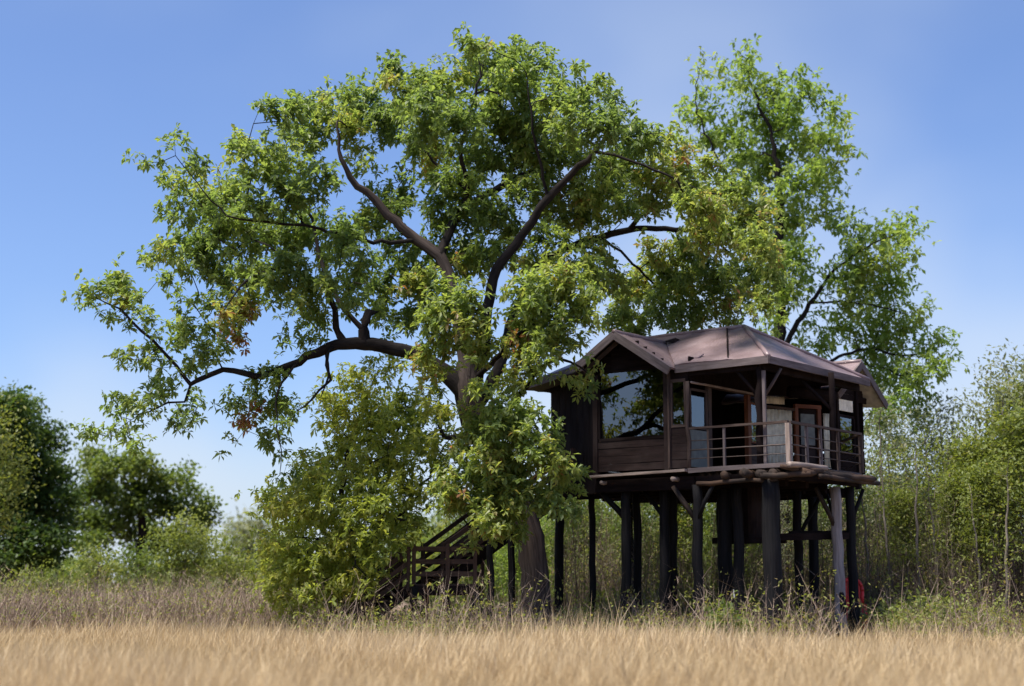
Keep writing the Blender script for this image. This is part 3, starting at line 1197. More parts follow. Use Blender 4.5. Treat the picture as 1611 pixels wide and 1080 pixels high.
L_([(848, 1030, .62, 0), (846, 985, .50, 0), (842, 900, .43, 0), (832, 830, .40, 0), (806, 760, .38, .1), (766, 695, .38, .1), (742, 645, .42, 0), (735, 608, .42, 0), (733, 565, .30, .1), (722, 500, .25, .3), (706, 440, .22, .5), (692, 404, .20, .6)], 0, .012)
L_([(738, 622, .34, 0), (692, 580, .27, 0), (632, 552, .22, -.2), (560, 541, .20, -.4), (515, 548, .16, -.6), (470, 570, .13, -.8), (432, 584, .11, -.9), (400, 592, .10, -1), (370, 582, .09, -1.1), (330, 588, .085, -1.1),
    (300, 604, .075, -1.2), (286, 590, .06, -1.2), (262, 560, .05, -1.3), (225, 522, .045, -1.4), (188, 488, .03, -1.5), (150, 470, .015, -1.6)], 1)
L_([(322, 592, .05, -1.1), (300, 608, .05, -1.2), (292, 632, .04, -1.2), (262, 636, .035, -1.3), (235, 648, .025, -1.3), (205, 660, .015, -1.4)], 1)
L_([(300, 608, .03, -1.2), (296, 628, .025, -1.0), (312, 640, .015, -1)], 1)
L_([(575, 542, .2, -.4), (572, 520, .19, -.4), (580, 492, .15, -.35)], 1, .004)          # broken stub
L_([(545, 540, .12, -.4), (528, 515, .11, -.4), (526, 488, .10, -.5), (508, 450, .09, -.8), (470, 432, .075, -1.2), (430, 425, .06, -1.6), (390, 440, .04, -2), (365, 470, .025, -2.2)], 1)
L_([(560, 525, .09, -.4), (538, 482, .085, -.3), (520, 445, .07, .2), (500, 395, .06, .6), (490, 345, .05, 1), (450, 300, .035, 1.4), (410, 260, .02, 1.6)], 1)
L_([(515, 548, .06, -.6), (514, 575, .055, -.8), (518, 598, .05, -1), (500, 615, .04, -1.1), (480, 640, .03, -1.3), (462, 650, .015, -1.5)], 1)
L_([(524, 545, .05, -.6), (512, 560, .05, -1.0), (518, 590, .04, -1.3), (505, 625, .02, -1.5)], 1)
L_([(470, 568, .05, -.8), (450, 590, .04, -1.3), (432, 640, .03, -1.6), (438, 690, .02, -1.8), (442, 750, .012, -1.8)], 1)
L_([(692, 404, .19, .6), (655, 378, .18, .7), (622, 350, .16, .7), (590, 315, .14, .6), (562, 292, .12, .5), (545, 265, .09, .4), (536, 235, .06, .3), (530, 200, .035, .2)], 2)
L_([(655, 378, .08, .7), (600, 382, .07, .2), (540, 370, .06, -.6), (480, 355, .05, -1.4), (420, 350, .04, -2), (360, 340, .03, -2.2), (320, 300, .02, -2.3), (275, 245, .01, -2.4)], 2)
L_([(690, 402, .17, .6), (712, 352, .15, 1.0), (745, 318, .14, 1.3), (800, 288, .12, 1.7), (850, 262, .10, 2), (890, 230, .07, 2.2), (920, 190, .04, 2.3), (945, 155, .02, 2.4)], 3)
L_([(712, 352, .09, 1), (735, 300, .08, .6), (725, 240, .07, .3), (740, 180, .055, 0), (755, 120, .035, -.2), (750, 70, .015, -.3)], 3)
L_([(735, 300, .06, .6), (690, 260, .05, .9), (650, 215, .04, 1.2), (625, 165, .03, 1.4), (612, 120, .015, 1.5)], 3)
L_([(738, 620, .3, 0), (752, 580, .24, 0), (762, 530, .19, -.1), (772, 455, .17, -.2), (790, 412, .16, -.3), (830, 360, .14, -.5), (862, 310, .13, -.7), (900, 275, .11, -.9), (938, 240, .09, -1.1), (955, 205, .06, -1.2), (960, 170, .03, -1.2)], 4)
L_([(862, 310, .06, -.7), (850, 250, .05, -1), (835, 190, .04, -1.3), (830, 120, .02, -1.4)], 4)
L_([(938, 240, .06, -1.1), (985, 250, .05, -1.3), (1040, 275, .04, -1.3), (1100, 300, .02, -1.2)], 4)
L_([(742, 640, .26, 0), (766, 618, .22, .3), (790, 560, .18, .8), (815, 480, .16, 1.6), (850, 415, .15, 2.2), (900, 388, .14, 2.6), (945, 374, .13, 2.9), (990, 362, .11, 3.1), (1060, 362, .09, 3.4), (1110, 370, .07, 3.6), (1150, 400, .04, 3.9), (1170, 440, .02, 4.1)], 5)
L_([(990, 360, .08, 3.1), (1005, 342, .08, 3.0), (1045, 324, .07, 2.9), (1085, 310, .055, 2.8), (1130, 305, .03, 2.8), (1180, 340, .02, 3)], 5)
L_([(945, 374, .05, 2.9), (975, 395, .04, 3.3), (1005, 425, .03, 3.8), (1040, 460, .02, 4.2)], 5)
L_([(770, 690, .16, 0), (790, 660, .12, -.7), (810, 640, .08, -1.4), (830, 655, .06, -2), (850, 690, .04, -2.3), (865, 740, .02, -2.5)], 6)
L_([(800, 640, .09, -1.2), (840, 590, .07, -1.7), (880, 565, .05, -2), (915, 580, .03, -2.2)], 6)
L_([(770, 600, .10, -.6), (800, 545, .08, -1.4), (840, 500, .06, -2), (880, 470, .03, -2.3)], 6)
L_([(806, 760, .12, 0), (780, 770, .09, -.7), (755, 790, .06, -1.2), (740, 830, .03, -1.4)], 6)
L_([(732, 690, .10, .1), (700, 690, .08, -.3), (690, 670, .06, -.4)], 6)

f_ = -2.2
BL = []
for x, y, r in [(745, 75, 26), (760, 105, 42), (700, 135, 42), (655, 145, 36), (620, 108, 22), (603, 125, 18), (815, 85, 20), (850, 105, 30), (800, 140, 50), (875, 150, 40), (906, 112, 9), (930, 132, 18), (960, 150, 18), (984, 163, 10),
                (560, 165, 38), (537, 142, 12), (555, 140, 10), (500, 175, 28), (460, 180, 30), (428, 175, 22), (485, 165, 12), (480, 215, 38), (545, 195, 38), (600, 185, 42), (660, 180, 44), (720, 190, 50), (780, 200, 48), (840, 200, 48), (900, 190, 46), (950, 200, 40), (990, 212, 26), (1020, 225, 30), (1050, 215, 14),
                (385, 235, 24), (366, 232, 10), (410, 255, 32), (450, 260, 36), (268, 210, 8), (281, 226, 9), (233, 262, 6), (260, 270, 11), (305, 262, 18), (318, 275, 12), (348, 278, 8), (285, 295, 18), (325, 310, 30), (370, 300, 32), (345, 345, 38), (285, 335, 22), (258, 330, 10), (420, 310, 38), (470, 310, 38), (510, 285, 28),
                (300, 385, 32), (262, 395, 20), (242, 408, 10), (232, 415, 7), (330, 400, 34), (380, 370, 42), (430, 370, 42), (480, 370, 38), (530, 360, 38), (560, 400, 34), (350, 435, 30), (395, 430, 32), (295, 425, 18), (265, 440, 14)]:
    BL.append((x, y, r))
for x, y, r, ti in [(300, 465, 10, .4), (330, 470, 12, .35), (270, 470, 9, .4), (365, 495, 22, .75), (385, 490, 16, .9), (370, 525, 16, .92), (350, 540, 9, .4), (330, 510, 8, .4), (430, 450, 26, .5), (480, 440, 26, .4), (520, 450, 22, .5), (455, 410, 30, .4), (400, 470, 18, .75),
                    (125, 467, 9, .45), (140, 460, 12, .45), (158, 452, 10, .45), (172, 440, 12, .45), (190, 445, 14, .4), (198, 462, 14, .4), (180, 475, 14, .75), (208, 470, 8, .4), (160, 495, 8, .4), (190, 500, 9, .4), (218, 492, 8, .4), (232, 505, 9, .4), (243, 522, 7, .4),
                    (185, 560, 8, .4), (198, 562, 7, .5), (222, 560, 11, .55), (240, 550, 12, .5), (275, 530, 14, .4), (300, 535, 14, .45), (290, 508, 12, .6), (300, 515, 10, .3), (320, 565, 14, .45), (335, 555, 10, .4), (300, 578, 10, .4), (262, 585, 10, .4), (310, 555, 12, .4),
                    (245, 602, 14, .55), (260, 610, 11, .4), (235, 628, 14, .5), (200, 635, 12, .5), (182, 640, 10, .4), (215, 648, 12, .6), (228, 618, 8, .3), (180, 655, 8, .3), (128, 685, 8, .4), (145, 678, 10, .4), (165, 688, 7, .4), (205, 680, 10, .4), (215, 695, 8, .4), (222, 708, 6, .4), (275, 662, 9, .3), (290, 655, 9, .35), (305, 645, 8, .35), (322, 640, 7, .35), (300, 665, 7, .3),
                    (400, 592, 10, .4), (430, 588, 14, .4), (402, 618, 12, .5), (380, 635, 13, .45), (388, 662, 12, .97), (395, 645, 8, .95), (365, 690, 8, .5), (362, 635, 5, .4), (420, 650, 16, .6), (440, 628, 14, .4), (430, 688, 10, .4), (405, 692, 9, .3), (445, 660, 10, .3), (440, 745, 6, .4), (446, 705, 6, .3), (455, 640, 9, .6),
                    (500, 500, 16, .45), (480, 480, 18, .5), (485, 540, 12, .45), (475, 510, 10, .4), (455, 540, 8, .4), (550, 480, 14, .4)]:
    BL.append((x, y, r, -1.2 + random.uniform(-.8, .8), 1.25, ti))
for x, y, r in [(640, 300, 24), (680, 250, 42), (700, 290, 36), (590, 340, 28), (620, 385, 26), (690, 335, 26), (750, 260, 46), (810, 240, 46), (740, 330, 36), (790, 330, 32), (850, 250, 42), (900, 240, 42), (820, 300, 32), (575, 262, 10), (588, 268, 6), (650, 225, 26), (560, 225, 14),
                (560, 440, 24), (600, 450, 28), (650, 440, 30), (595, 490, 18), (680, 470, 28), (640, 500, 26), (700, 400, 22), (740, 390, 26), (790, 390, 22), (640, 410, 24), (610, 530, 10)]:
    BL.append((x, y, r, None, .9, rng.normal(.40, .12)))
for x, y, r in [(720, 470, 40), (740, 520, 36), (690, 510, 36), (660, 560, 22), (760, 560, 24), (700, 550, 22), (680, 600, 18), (850, 460, 42), (890, 450, 38), (830, 500, 42), (872, 505, 36), (912, 475, 32), (888, 540, 22), (850, 550, 30), (934, 588, 8), (915, 594, 9), (900, 592, 7), (938, 604, 6), (820, 550, 32), (800, 600, 26), (835, 578, 12), (928, 512, 12),
                (800, 665, 36), (840, 660, 26), (770, 660, 20), (860, 690, 22), (830, 705, 32), (870, 735, 26), (892, 755, 18), (905, 740, 12), (820, 750, 28), (790, 740, 30), (850, 780, 22), (870, 800, 20), (905, 812, 12), (800, 810, 30), (775, 822, 24), (825, 838, 12), (750, 780, 30), (715, 795, 24), (745, 840, 12), (700, 770, 24), (760, 720, 28), (720, 700, 22), (730, 750, 24), (775, 700, 24), (790, 770, 26), (745, 665, 22), (815, 790, 24), (765, 755, 24), (750, 610, 16), (780, 640, 20)]:
    BL.append((x, y, r, f_ + random.uniform(-.5, .6), 1.15, random.uniform(.50, .74)))
for x, y, r in [(865, 330, 30), (900, 300, 36), (950, 280, 42), (930, 330, 36), (990, 260, 40), (1040, 270, 40), (1080, 290, 40), (1020, 310, 36), (1100, 330, 40), (1140, 310, 34), (1170, 350, 34), (1190, 390, 34), (1130, 380, 38), (1080, 385, 30), (1040, 410, 34), (1180, 440, 34), (1130, 440, 40), (1080, 440, 38), (1150, 490, 34), (1020, 450, 36), (1090, 490, 36), (1040, 490, 32), (990, 480, 36), (960, 440, 34), (1205, 335, 18), (1212, 420, 14), (930, 420, 24), (1000, 520, 24), (970, 500, 24)]:
    d = random.uniform(3.2, 5.0) if y > 400 else random.uniform(-1.5, 4)
    BL.append((x, y, r, d, 1.0, random.uniform(.42, .74)))
for x, y, r in [(730, 420, 30), (765, 400, 28), (800, 375, 30), (825, 415, 26), (860, 370, 30), (620, 330, 26), (600, 300, 20), (900, 340, 30), (940, 395, 26), (980, 330, 30), (760, 350, 28), (700, 350, 24), (670, 410, 24), (640, 450, 24), (730, 300, 26), (880, 410, 24), (960, 300, 26), (520, 400, 24), (460, 470, 18), (545, 480, 14), (600, 480, 16), (570, 340, 20)]:
    BL.append((x, y, r, random.uniform(1.2, 3.6), .85, random.uniform(.35, .65)))
for x, y, r in [(1190, 350, 26), (1210, 395, 22), (1165, 300, 26), (1120, 265, 22), (1215, 440, 18), (1200, 480, 22), (1070, 245, 20), (1100, 350, 26), (1060, 440, 28)]:
    BL.append((x, y, r, random.uniform(2, 4.5) if y > 400 else random.uniform(0, 3), 1.0, random.uniform(.45, .78)))
BL = [(b[0], b[1], b[2], random.uniform(.5, 2.8)) + tuple(b[4:]) if (560 < b[0] < 1010 and 225 < b[1] < 445 and (len(b) < 4 or b[3] is None or b[3] > -1.6)) else b for b in BL]
apts, atint = blob_points(BL, TY, 61.0, 2.6, seed=3)
tips = g.attract(apts, bf=.16)
chains = g.finish(r0=.0064, ex=2.38)
branch_objects(g, chains, troot, {0: 'trunk'}, {0: M['trunk'], 1: M['bark']}, flute=.16)
td = g.D[tips]
# several whorls round each twig end
K = 6
K = 6
tp = np.repeat(apts, K, 0)
tp[np.arange(len(tp)) % K != 0] += rng.normal(0, .155, (len(tp), 3))[np.arange(len(tp)) % K != 0]
dd = np.repeat(td, K, 0) + rng.normal(0, .5, (len(tp), 3)) + np.array([0, -.15, .45])
dd /= np.linalg.norm(dd, axis=1, keepdims=True)
lv, lt, lti, lfr = leaf_cloud(tp, dd, np.repeat(atint, K) + rng.normal(0, .05, len(tp)), per=10, L=.152, wr=.44, droop=.12, frames=True)
print("great tree tips", len(apts), "nodes", g.n, "leaf tris", len(lt))
# the 300 leaves that show largest (the sprays hanging before the house) are parts of their own
fb, fd, fs, fn, fl, ft = lfr
dv = fb - CAM
dep = dv[:, 1] * CP + dv[:, 2] * SP
fpx = 805.5 + 2400 * dv[:, 0] / dep
fpy = 540 - 2400 * (dv[:, 2] * CP - dv[:, 1] * SP) / dep
score = fl / dep * ((fpx > 780) & (fpx < 970) & (fpy > 560) & (fpy < 830))
pick = np.argsort(-score)[:300]
keepl = np.ones(len(fl), bool)
keepl[pick] = False
hw = .40 * .5
leaf_v = np.array([(0, 0, 0), (.62, hw, .15 * hw), (.98, 0, -.14), (.62, -hw, .15 * hw), (.58, 0, -.25 * hw)])
leaf_t = [(0, 4, 1), (0, 3, 4), (1, 4, 2), (4, 3, 2)]
leaf_me = []
for q in range(6):
    me = np_mesh('leaf', leaf_v, tris=leaf_t, fattr=np.full(4, .2 + q * .13))
    me.materials.append(M['leaf_main'])
    leaf_me.append(me)
tro = off_of(troot)
for i in pick:
    o = bpy.data.objects.new('leaf', leaf_me[int(np.clip((ft[i] - .2) / .13 + .5, 0, 5))])
    COL.objects.link(o)
    o.parent = troot
    m4 = Matrix.Identity(4)
    for c_, ax in enumerate((fd[i], fs[i], fn[i])):
        for r_ in range(3):
            m4[r_][c_] = ax[r_] * fl[i]
    for r_ in range(3):
        m4[r_][3] = fb[i][r_] - tro[r_]
    o.matrix_local = m4
vk = np.repeat(keepl, 5)
remap = np.cumsum(vk) - 1
tk = np.repeat(keepl, 4)
nl_ = len(fl)
lt4 = lt.reshape(nl_, 4, 3)[keepl].reshape(-1, 3)
crown_object('crown', lv[vk], remap[lt4], lti[tk], M['leaf_main'], troot)

# ---------------------------------------------------------------- low tree over the stairs
UY = 38.6
uroot = thing('drooping_tree', 'low olive green tree drooping to the grass over the timber staircase', 'tree', tuple(P(560, 1012, UY)))
g = Grow()
L_([(575, 1030, .13, 0), (565, 930, .11, 0), (548, 840, .10, 0), (540, 760, .08, .1), (555, 690, .06, 0), (580, 620, .04, 0)], 0, .03, UY)
L_([(566, 930, .09, 0), (590, 850, .08, .2), (605, 770, .07, .3), (620, 700, .05, .2), (640, 640, .03, 0)], 1, .03, UY)
L_([(560, 900, .07, 0), (520, 850, .06, -.5), (480, 800, .04, -.8), (440, 780, .02, -1)], 2, .03, UY)
L_([(563, 910, .09, 0), (555, 850, .08, -1.2), (550, 840, .06, -2.6), (560, 870, .04, -3.4)], 2, .03, UY)
L_([(555, 850, .06, -1.2), (500, 850, .05, -2.4), (480, 880, .03, -3.3)], 2, .03, UY)
L_([(590, 850, .06, .2), (620, 820, .05, -1.6), (640, 820, .03, -3.2)], 3, .03, UY)
L_([(590, 850, .06, .2), (640, 800, .05, 0), (680, 740, .04, -.3), (710, 690, .02, -.4)], 3, .03, UY)
UB = []
for x, y, r in [(560, 600, 26), (600, 582, 26), (530, 640, 30), (580, 650, 44), (640, 640, 38), (540, 690, 38), (600, 700, 44), (660, 690, 36), (480, 750, 36), (440, 780, 26), (412, 800, 10), (520, 750, 44), (580, 760, 38), (640, 770, 26), (690, 740, 24), (470, 820, 40), (530, 820, 44), (590, 820, 40), (640, 820, 34), (460, 890, 36), (520, 890, 44), (580, 880, 36), (490, 930, 28), (440, 925, 22), (550, 935, 26), (690, 660, 24), (630, 880, 22), (430, 860, 22), (510, 640, 14), (700, 780, 22), (470, 955, 18)]:
    UB.append((x, y, r, random.uniform(-1.6, 1.4), 1.0, random.uniform(.2, .62)))
for x, y, r in [(560, 870, 28), (580, 905, 20), (530, 850, 30), (520, 900, 32), (550, 925, 22), (480, 870, 32), (500, 940, 20), (455, 900, 24), (470, 935, 18), (590, 830, 24), (560, 800, 28), (600, 780, 28), (520, 790, 30), (640, 770, 24), (620, 720, 28), (560, 730, 28), (660, 700, 26), (600, 660, 26), (680, 640, 22), (440, 800, 22), (425, 850, 20), (450, 860, 24), (430, 900, 20), (445, 945, 18), (480, 800, 26), (490, 760, 24), (530, 930, 24), (600, 870, 22), (630, 850, 18)]:
    UB.append((x, y, r, -3.0 + random.uniform(-.6, .6), 1.0, random.uniform(.35, .75)))
up_, ut = blob_points(UB, UY, 55, 1.5, seed=5)
tips = g.attract(up_, bf=.2)
chains = g.finish(r0=.006)
branch_objects(g, chains, uroot, {0: 'trunk'}, {0: M['bark'], 1: M['bark']})
tp = np.repeat(up_, K, 0) + rng.normal(0, .19, (len(up_) * K, 3))
dd = np.repeat(g.D[tips], K, 0) + rng.normal(0, .6, tp.shape) + np.array([0, 0, .35])
dd /= np.linalg.norm(dd, axis=1, keepdims=True)
lv, lt, lti = leaf_cloud(tp, dd, np.repeat(ut, K), per=9, L=.145, wr=.44, droop=.2)
crown_object('crown', lv, lt, lti, M['leaf_under'], uroot)
print("drooping tree", len(lt))

# ---------------------------------------------------------------- tall tree behind the house
RY = 48.0
rroot = thing('tall_tree', 'tall airy fresh green tree rising behind the roof of the stilt house', 'tree', tuple(P(1232, 990, RY)))
g = Grow()
L_([(1232, 1000, .34, 0), (1232, 800, .30, 0), (1230, 600, .26, 0), (1226, 450, .22, 0), (1226, 360, .18, 0), (1226, 290, .14, 0), (1215, 220, .09, 0), (1190, 150, .05, 0), (1170, 95, .02, 0)], 0, .03, RY)
L_([(1228, 330, .09, 0), (1255, 285, .07, .5), (1285, 245, .05, .8), (1315, 200, .02, 1)], 1, .03, RY)
L_([(1226, 420, .08, 0), (1180, 340, .07, -.5), (1130, 250, .05, -.8), (1095, 170, .03, -1), (1100, 110, .015, -1)], 2, .03, RY)
L_([(1230, 570, .14, 0), (1242, 528, .12, -.3), (1268, 488, .10, -.5), (1290, 458, .08, -.6), (1315, 425, .06, -.7), (1360, 390, .04, -.8), (1410, 370, .02, -1)], 3, .02, RY)
L_([(1275, 478, .05, -.5), (1315, 475, .045, -.6), (1370, 480, .04, -.6), (1430, 495, .02, -.6)], 3, .02, RY)
L_([(1231, 650, .10, 0), (1290, 580, .08, .3), (1360, 550, .06, .5), (1430, 560, .04, .6), (1480, 545, .02, .6)], 4, .03, RY)
RB = []
for x, y, r in [(1110, 105, 9), (1098, 112, 7), (1112, 140, 9), (1100, 150, 8), (1072, 165, 8), (1095, 185, 14), (1118, 172, 12), (1075, 190, 9), (1168, 88, 12), (1180, 78, 8), (1150, 105, 10), (1180, 118, 16), (1160, 140, 12), (1210, 140, 26), (1232, 125, 10), (1250, 132, 14), (1190, 185, 28), (1230, 190, 34), (1265, 150, 18), (1275, 140, 8), (1140, 210, 24), (1110, 225, 20), (1170, 240, 30), (1220, 250, 34), (1270, 220, 28), (1310, 180, 16), (1325, 190, 8), (1300, 215, 22), (1325, 240, 12), (1285, 270, 26), (1250, 300, 30), (1190, 290, 30), (1295, 300, 12), (1240, 350, 34), (1290, 335, 16), (1318, 345, 18), (1340, 362, 10), (1220, 400, 36), (1258, 410, 22), (1240, 460, 28), (1210, 500, 24), (1270, 440, 16), (1300, 265, 16), (1335, 250, 7),
                (1350, 380, 20), (1390, 370, 24), (1415, 360, 16), (1428, 352, 10), (1420, 398, 18), (1370, 420, 32), (1320, 430, 20), (1400, 440, 30), (1340, 465, 30), (1390, 490, 36), (1430, 500, 22), (1452, 488, 14), (1320, 510, 26), (1360, 530, 34), (1410, 540, 40), (1460, 540, 24), (1485, 545, 14), (1300, 540, 22), (1440, 590, 34), (1400, 600, 36), (1360, 570, 30), (1440, 640, 26), (1400, 650, 30), (1470, 570, 18), (1275, 515, 14), (1260, 545, 14), (1300, 460, 8), (1410, 700, 24), (1370, 660, 20), (1335, 400, 10)]:
    RB.append((x, y, r, random.uniform(-1.5, 1.8), 1.0 if y < 480 else .62, random.uniform(.25, .72)))
rp, rt_ = blob_points(RB, RY, 56.0, 1.5, seed=8)
tips = g.attract(rp, bf=.18)
chains = g.finish(r0=.007)
branch_objects(g, chains, rroot, {0: 'trunk'}, {0: M['bark'], 1: M['bark']})
tp = np.repeat(rp, K, 0) + rng.normal(0, .24, (len(rp) * K, 3))
dd = np.repeat(g.D[tips], K, 0) + rng.normal(0, .6, tp.shape) + np.array([0, 0, .2])
dd /= np.linalg.norm(dd, axis=1, keepdims=True)
lv, lt, lti = leaf_cloud(tp, dd, np.repeat(rt_, K), per=6, L=.19, wr=.46, droop=.35)
crown_object('crown', lv, lt, lti, M['leaf_right'], rroot)
print("tall tree", len(lt))


# ---------------------------------------------------------------- simple background trees and shrubs
def bush_tree(name, label, cat, px, base_py, Y, trunk, blobs, mat, dens, leafL, per=26, bark='bark', group=None, wr=.5, spread=1.5, jr=.45, seed=1):
    """blobs in photo pixels at depth Y; foliage from quick leaves round grown twig ends"""
    global g
    base = P(px, base_py, Y)
    base[2] = -.05
    root = thing(name, label, cat, tuple(base), group)
    g = Grow()
    top = trunk
    pts = [(px, base_py + 20, trunk[0][2], 0)] + [(x, y, r, d) for x, y, r, d in trunk]
    g.poly([P(x, y, Y + d) for x, y, r, d in pts], [r for x, y, r, d in pts], 0, step=.4, jit=.04)
    ap, at_ = blob_points(blobs, Y, dens, spread, seed=seed)
    g.attract(ap, bf=.2, step=.5)
    ch = g.finish(r0=.008)
    branch_objects(g, [(0, c) for _, c in ch], root, {0: 'trunk'}, {0: M[bark], 1: M[bark]})
    p = np.repeat(ap, per, 0) + rng.normal(0, jr, (len(ap) * per, 3)) * np.array([1, 1, .8])
    v, t, ti = quick_leaves(p, leafL, wr, np.repeat(at_, per))
    crown_object('crown', v, t, ti, M[mat], root)
    return root


bush_tree('dark_tree', 'dense dark green tree standing tall at the left edge of the field', 'tree', 20, 960, 58, [(22, 860, .25, 0), (25, 760, .2, 0), (20, 690, .1, 0)],
          [(20, 660, 40, None, 1, .35), (60, 690, 38, None, 1, .4), (10, 720, 50, None, 1, .3), (80, 740, 30, None, 1, .4), (50, 760, 50, None, 1, .3), (90, 780, 22, None, 1, .4), (20, 800, 55, None, 1, .25), (75, 820, 38, None, 1, .3), (50, 860, 42, None, 1, .3), (95, 850, 18, None, 1, .3), (10, 870, 40, None, 1, .3), (-40, 700, 50, None, 1, .3), (-50, 800, 60, None, 1, .3), (40, 640, 22, None, 1, .45), (12, 632, 16, None, 1, .5)],
          'leaf_dark', 22, .17, per=110, jr=.30, wr=.7, seed=11)
bush_tree('olive_tree', 'yellowish olive tree half cut by the left edge in front of the dark tree', 'tree', -8, 970, 52, [(-8, 860, .12, 0), (-6, 760, .08, 0), (-4, 690, .04, 0)],
          [(-5, 690, 20, 0, 1, .8), (8, 730, 24, 0, 1, .8), (5, 770, 24, 0, 1, .75), (-5, 810, 24, 0, 1, .8), (14, 700, 12, 0, 1, .8), (0, 655, 14, 0, 1, .85), (20, 750, 14, 0, 1, .8)],
          'leaf_mid', 30, .15, per=60, seed=12)
bush_tree('round_tree', 'broad green tree with knobbly crown beyond the field at the left', 'tree', 225, 950, 64, [(222, 880, .2, 0), (225, 830, .16, 0), (215, 780, .1, 0)],
          [(145, 720, 16, None, 1, .5), (150, 745, 22, None, 1, .45), (185, 735, 26, None, 1, .5), (220, 735, 22, None, 1, .5), (250, 755, 22, None, 1, .4), (285, 755, 14, None, 1, .5), (292, 742, 8, None, 1, .5), (300, 775, 16, None, 1, .4), (320, 785, 12, None, 1, .4), (330, 800, 10, None, 1, .4), (130, 780, 20, None, 1, .35), (165, 775, 30, None, 1, .35), (210, 780, 34, None, 1, .3), (255, 795, 30, None, 1, .3), (295, 810, 24, None, 1, .35), (325, 820, 14, None, 1, .4), (130, 820, 24, None, 1, .4), (175, 825, 32, None, 1, .3), (220, 840, 32, None, 1, .3), (270, 845, 28, None, 1, .35), (150, 860, 26, None, 1, .4), (312, 850, 16, None, 1, .4)],
          'leaf_mid', 22, .18, per=100, jr=.26, wr=.7, seed=13)
bush_tree('haze_pale_tree', 'small far tree with haze painted into its pale leaves between the green shrubs and the drooping tree', 'tree', 392, 950, 110, [(392, 900, .15, 0), (392, 850, .1, 0)],
          [(375, 845, 16, None, 1, .5), (395, 828, 14, None, 1, .5), (382, 832, 12, None, 1, .5), (412, 842, 14, None, 1, .5), (425, 866, 16, None, 1, .5), (390, 875, 22, None, 1, .5), (440, 885, 14, None, 1, .5), (405, 895, 20, None, 1, .5)],
          'leaf_pale', 14, .42, per=40, jr=.7, seed=14)  # distance haze put into the leaf colour
for k, (px, Y, lab, bl, mt) in enumerate([
        (285, 52, 'light green shrub with a rounded top in front of the broad tree', [(270, 840, 22), (295, 825, 18), (310, 845, 20), (290, 870, 26), (265, 880, 22), (320, 880, 20), (295, 905, 26)], 'leaf_shrub'),
        (355, 54, 'light green bush leaning right below the small pale tree', [(340, 860, 16), (365, 865, 20), (380, 890, 22), (345, 895, 24), (370, 915, 22), (400, 910, 18)], 'leaf_shrub'),
        (152, 50, 'pale green low bush standing between the dark tree and the broad tree', [(150, 885, 20), (165, 895, 18), (135, 900, 18), (152, 915, 22)], 'leaf_shrub'),
        (215, 52, 'dull green bush under the broad tree with dry stems', [(205, 880, 20), (225, 875, 18), (235, 900, 22), (205, 910, 22)], 'leaf_mid'),
        (40, 50, 'yellow green bush at the foot of the dark tree', [(25, 912, 16), (50, 915, 18), (75, 910, 16), (95, 920, 16)], 'leaf_shrub'),
        (440, 48, 'light green bush peeping out behind the drooping tree', [(440, 850, 14), (450, 870, 18), (435, 895, 20), (425, 915, 18)], 'leaf_shrub')]):
    bush_tree('shrub', lab, 'shrub', px, 965, Y, [(px, 920, .06, 0), (px + 3, 890, .04, 0)], [(x, y, r, None, 1, random.uniform(.3, .6)) for x, y, r in bl], mt, 44, .13, per=50, jr=.3, spread=.8, bark='bark_grey', seed=20 + k)

# saplings of the thicket, three prototypes copied
def sapling(name, h, nlimb, spread, tips_n, mat, leafL, label, group, bark='bark_grey', crown_from=.35, seed=1):
    global g
    rg = np.random.default_rng(seed)
    root = thing(name, label, 'sapling', (0, 0, 0), group)
    g = Grow()
    lean = rg.normal(0, .25, 2)
    g.poly([(0, 0, -.2), (lean[0] * .3, lean[1] * .3, h * .35), (lean[0] * .6, lean[1] * .6, h * .65), (lean[0], lean[1], h * .95)], [.062, .05, .036, .014], 0, step=.35, jit=.025)
    pts = []
    for i in range(tips_n):
        z = h * rg.uniform(crown_from, 1.02)
        k = (z / h - crown_from) / (1 - crown_from)
        rr = spread * (1 - .55 * k) * math.sqrt(rg.random())
        th = rg.random() * 6.28
        pts.append((lean[0] * z / h + rr * math.cos(th), lean[1] * z / h + rr * math.sin(th), z))
    pts = np.array(pts)
    g.attract(pts, bf=.35, step=.4)
    ch = g.finish(r0=.005)
    branch_objects(g, [(0, c) for _, c in ch], root, {0: 'trunk'}, {0: M[bark], 1: M[bark]})
    per = 32
    p = np.repeat(pts, per, 0) + rg.normal(0, .24, (len(pts) * per, 3))
    v, t, ti = quick_leaves(p, leafL, .5, np.repeat(rg.normal(.45, .15, len(pts)), per))
    crown_object('crown', v, t, ti, M[mat], root)
    return root


def copy_tree(o, loc, rz, sc, label=None):
    r = o.copy()
    COL.objects.link(r)
    r.location = loc
    r.rotation_euler = (0, 0, rz)
    r.scale = (sc, sc, sc)
    if label:
        r['label'] = label
    for ch in list(o.children):
        c = ch.copy()
        COL.objects.link(c)
        c.parent = r
    return r


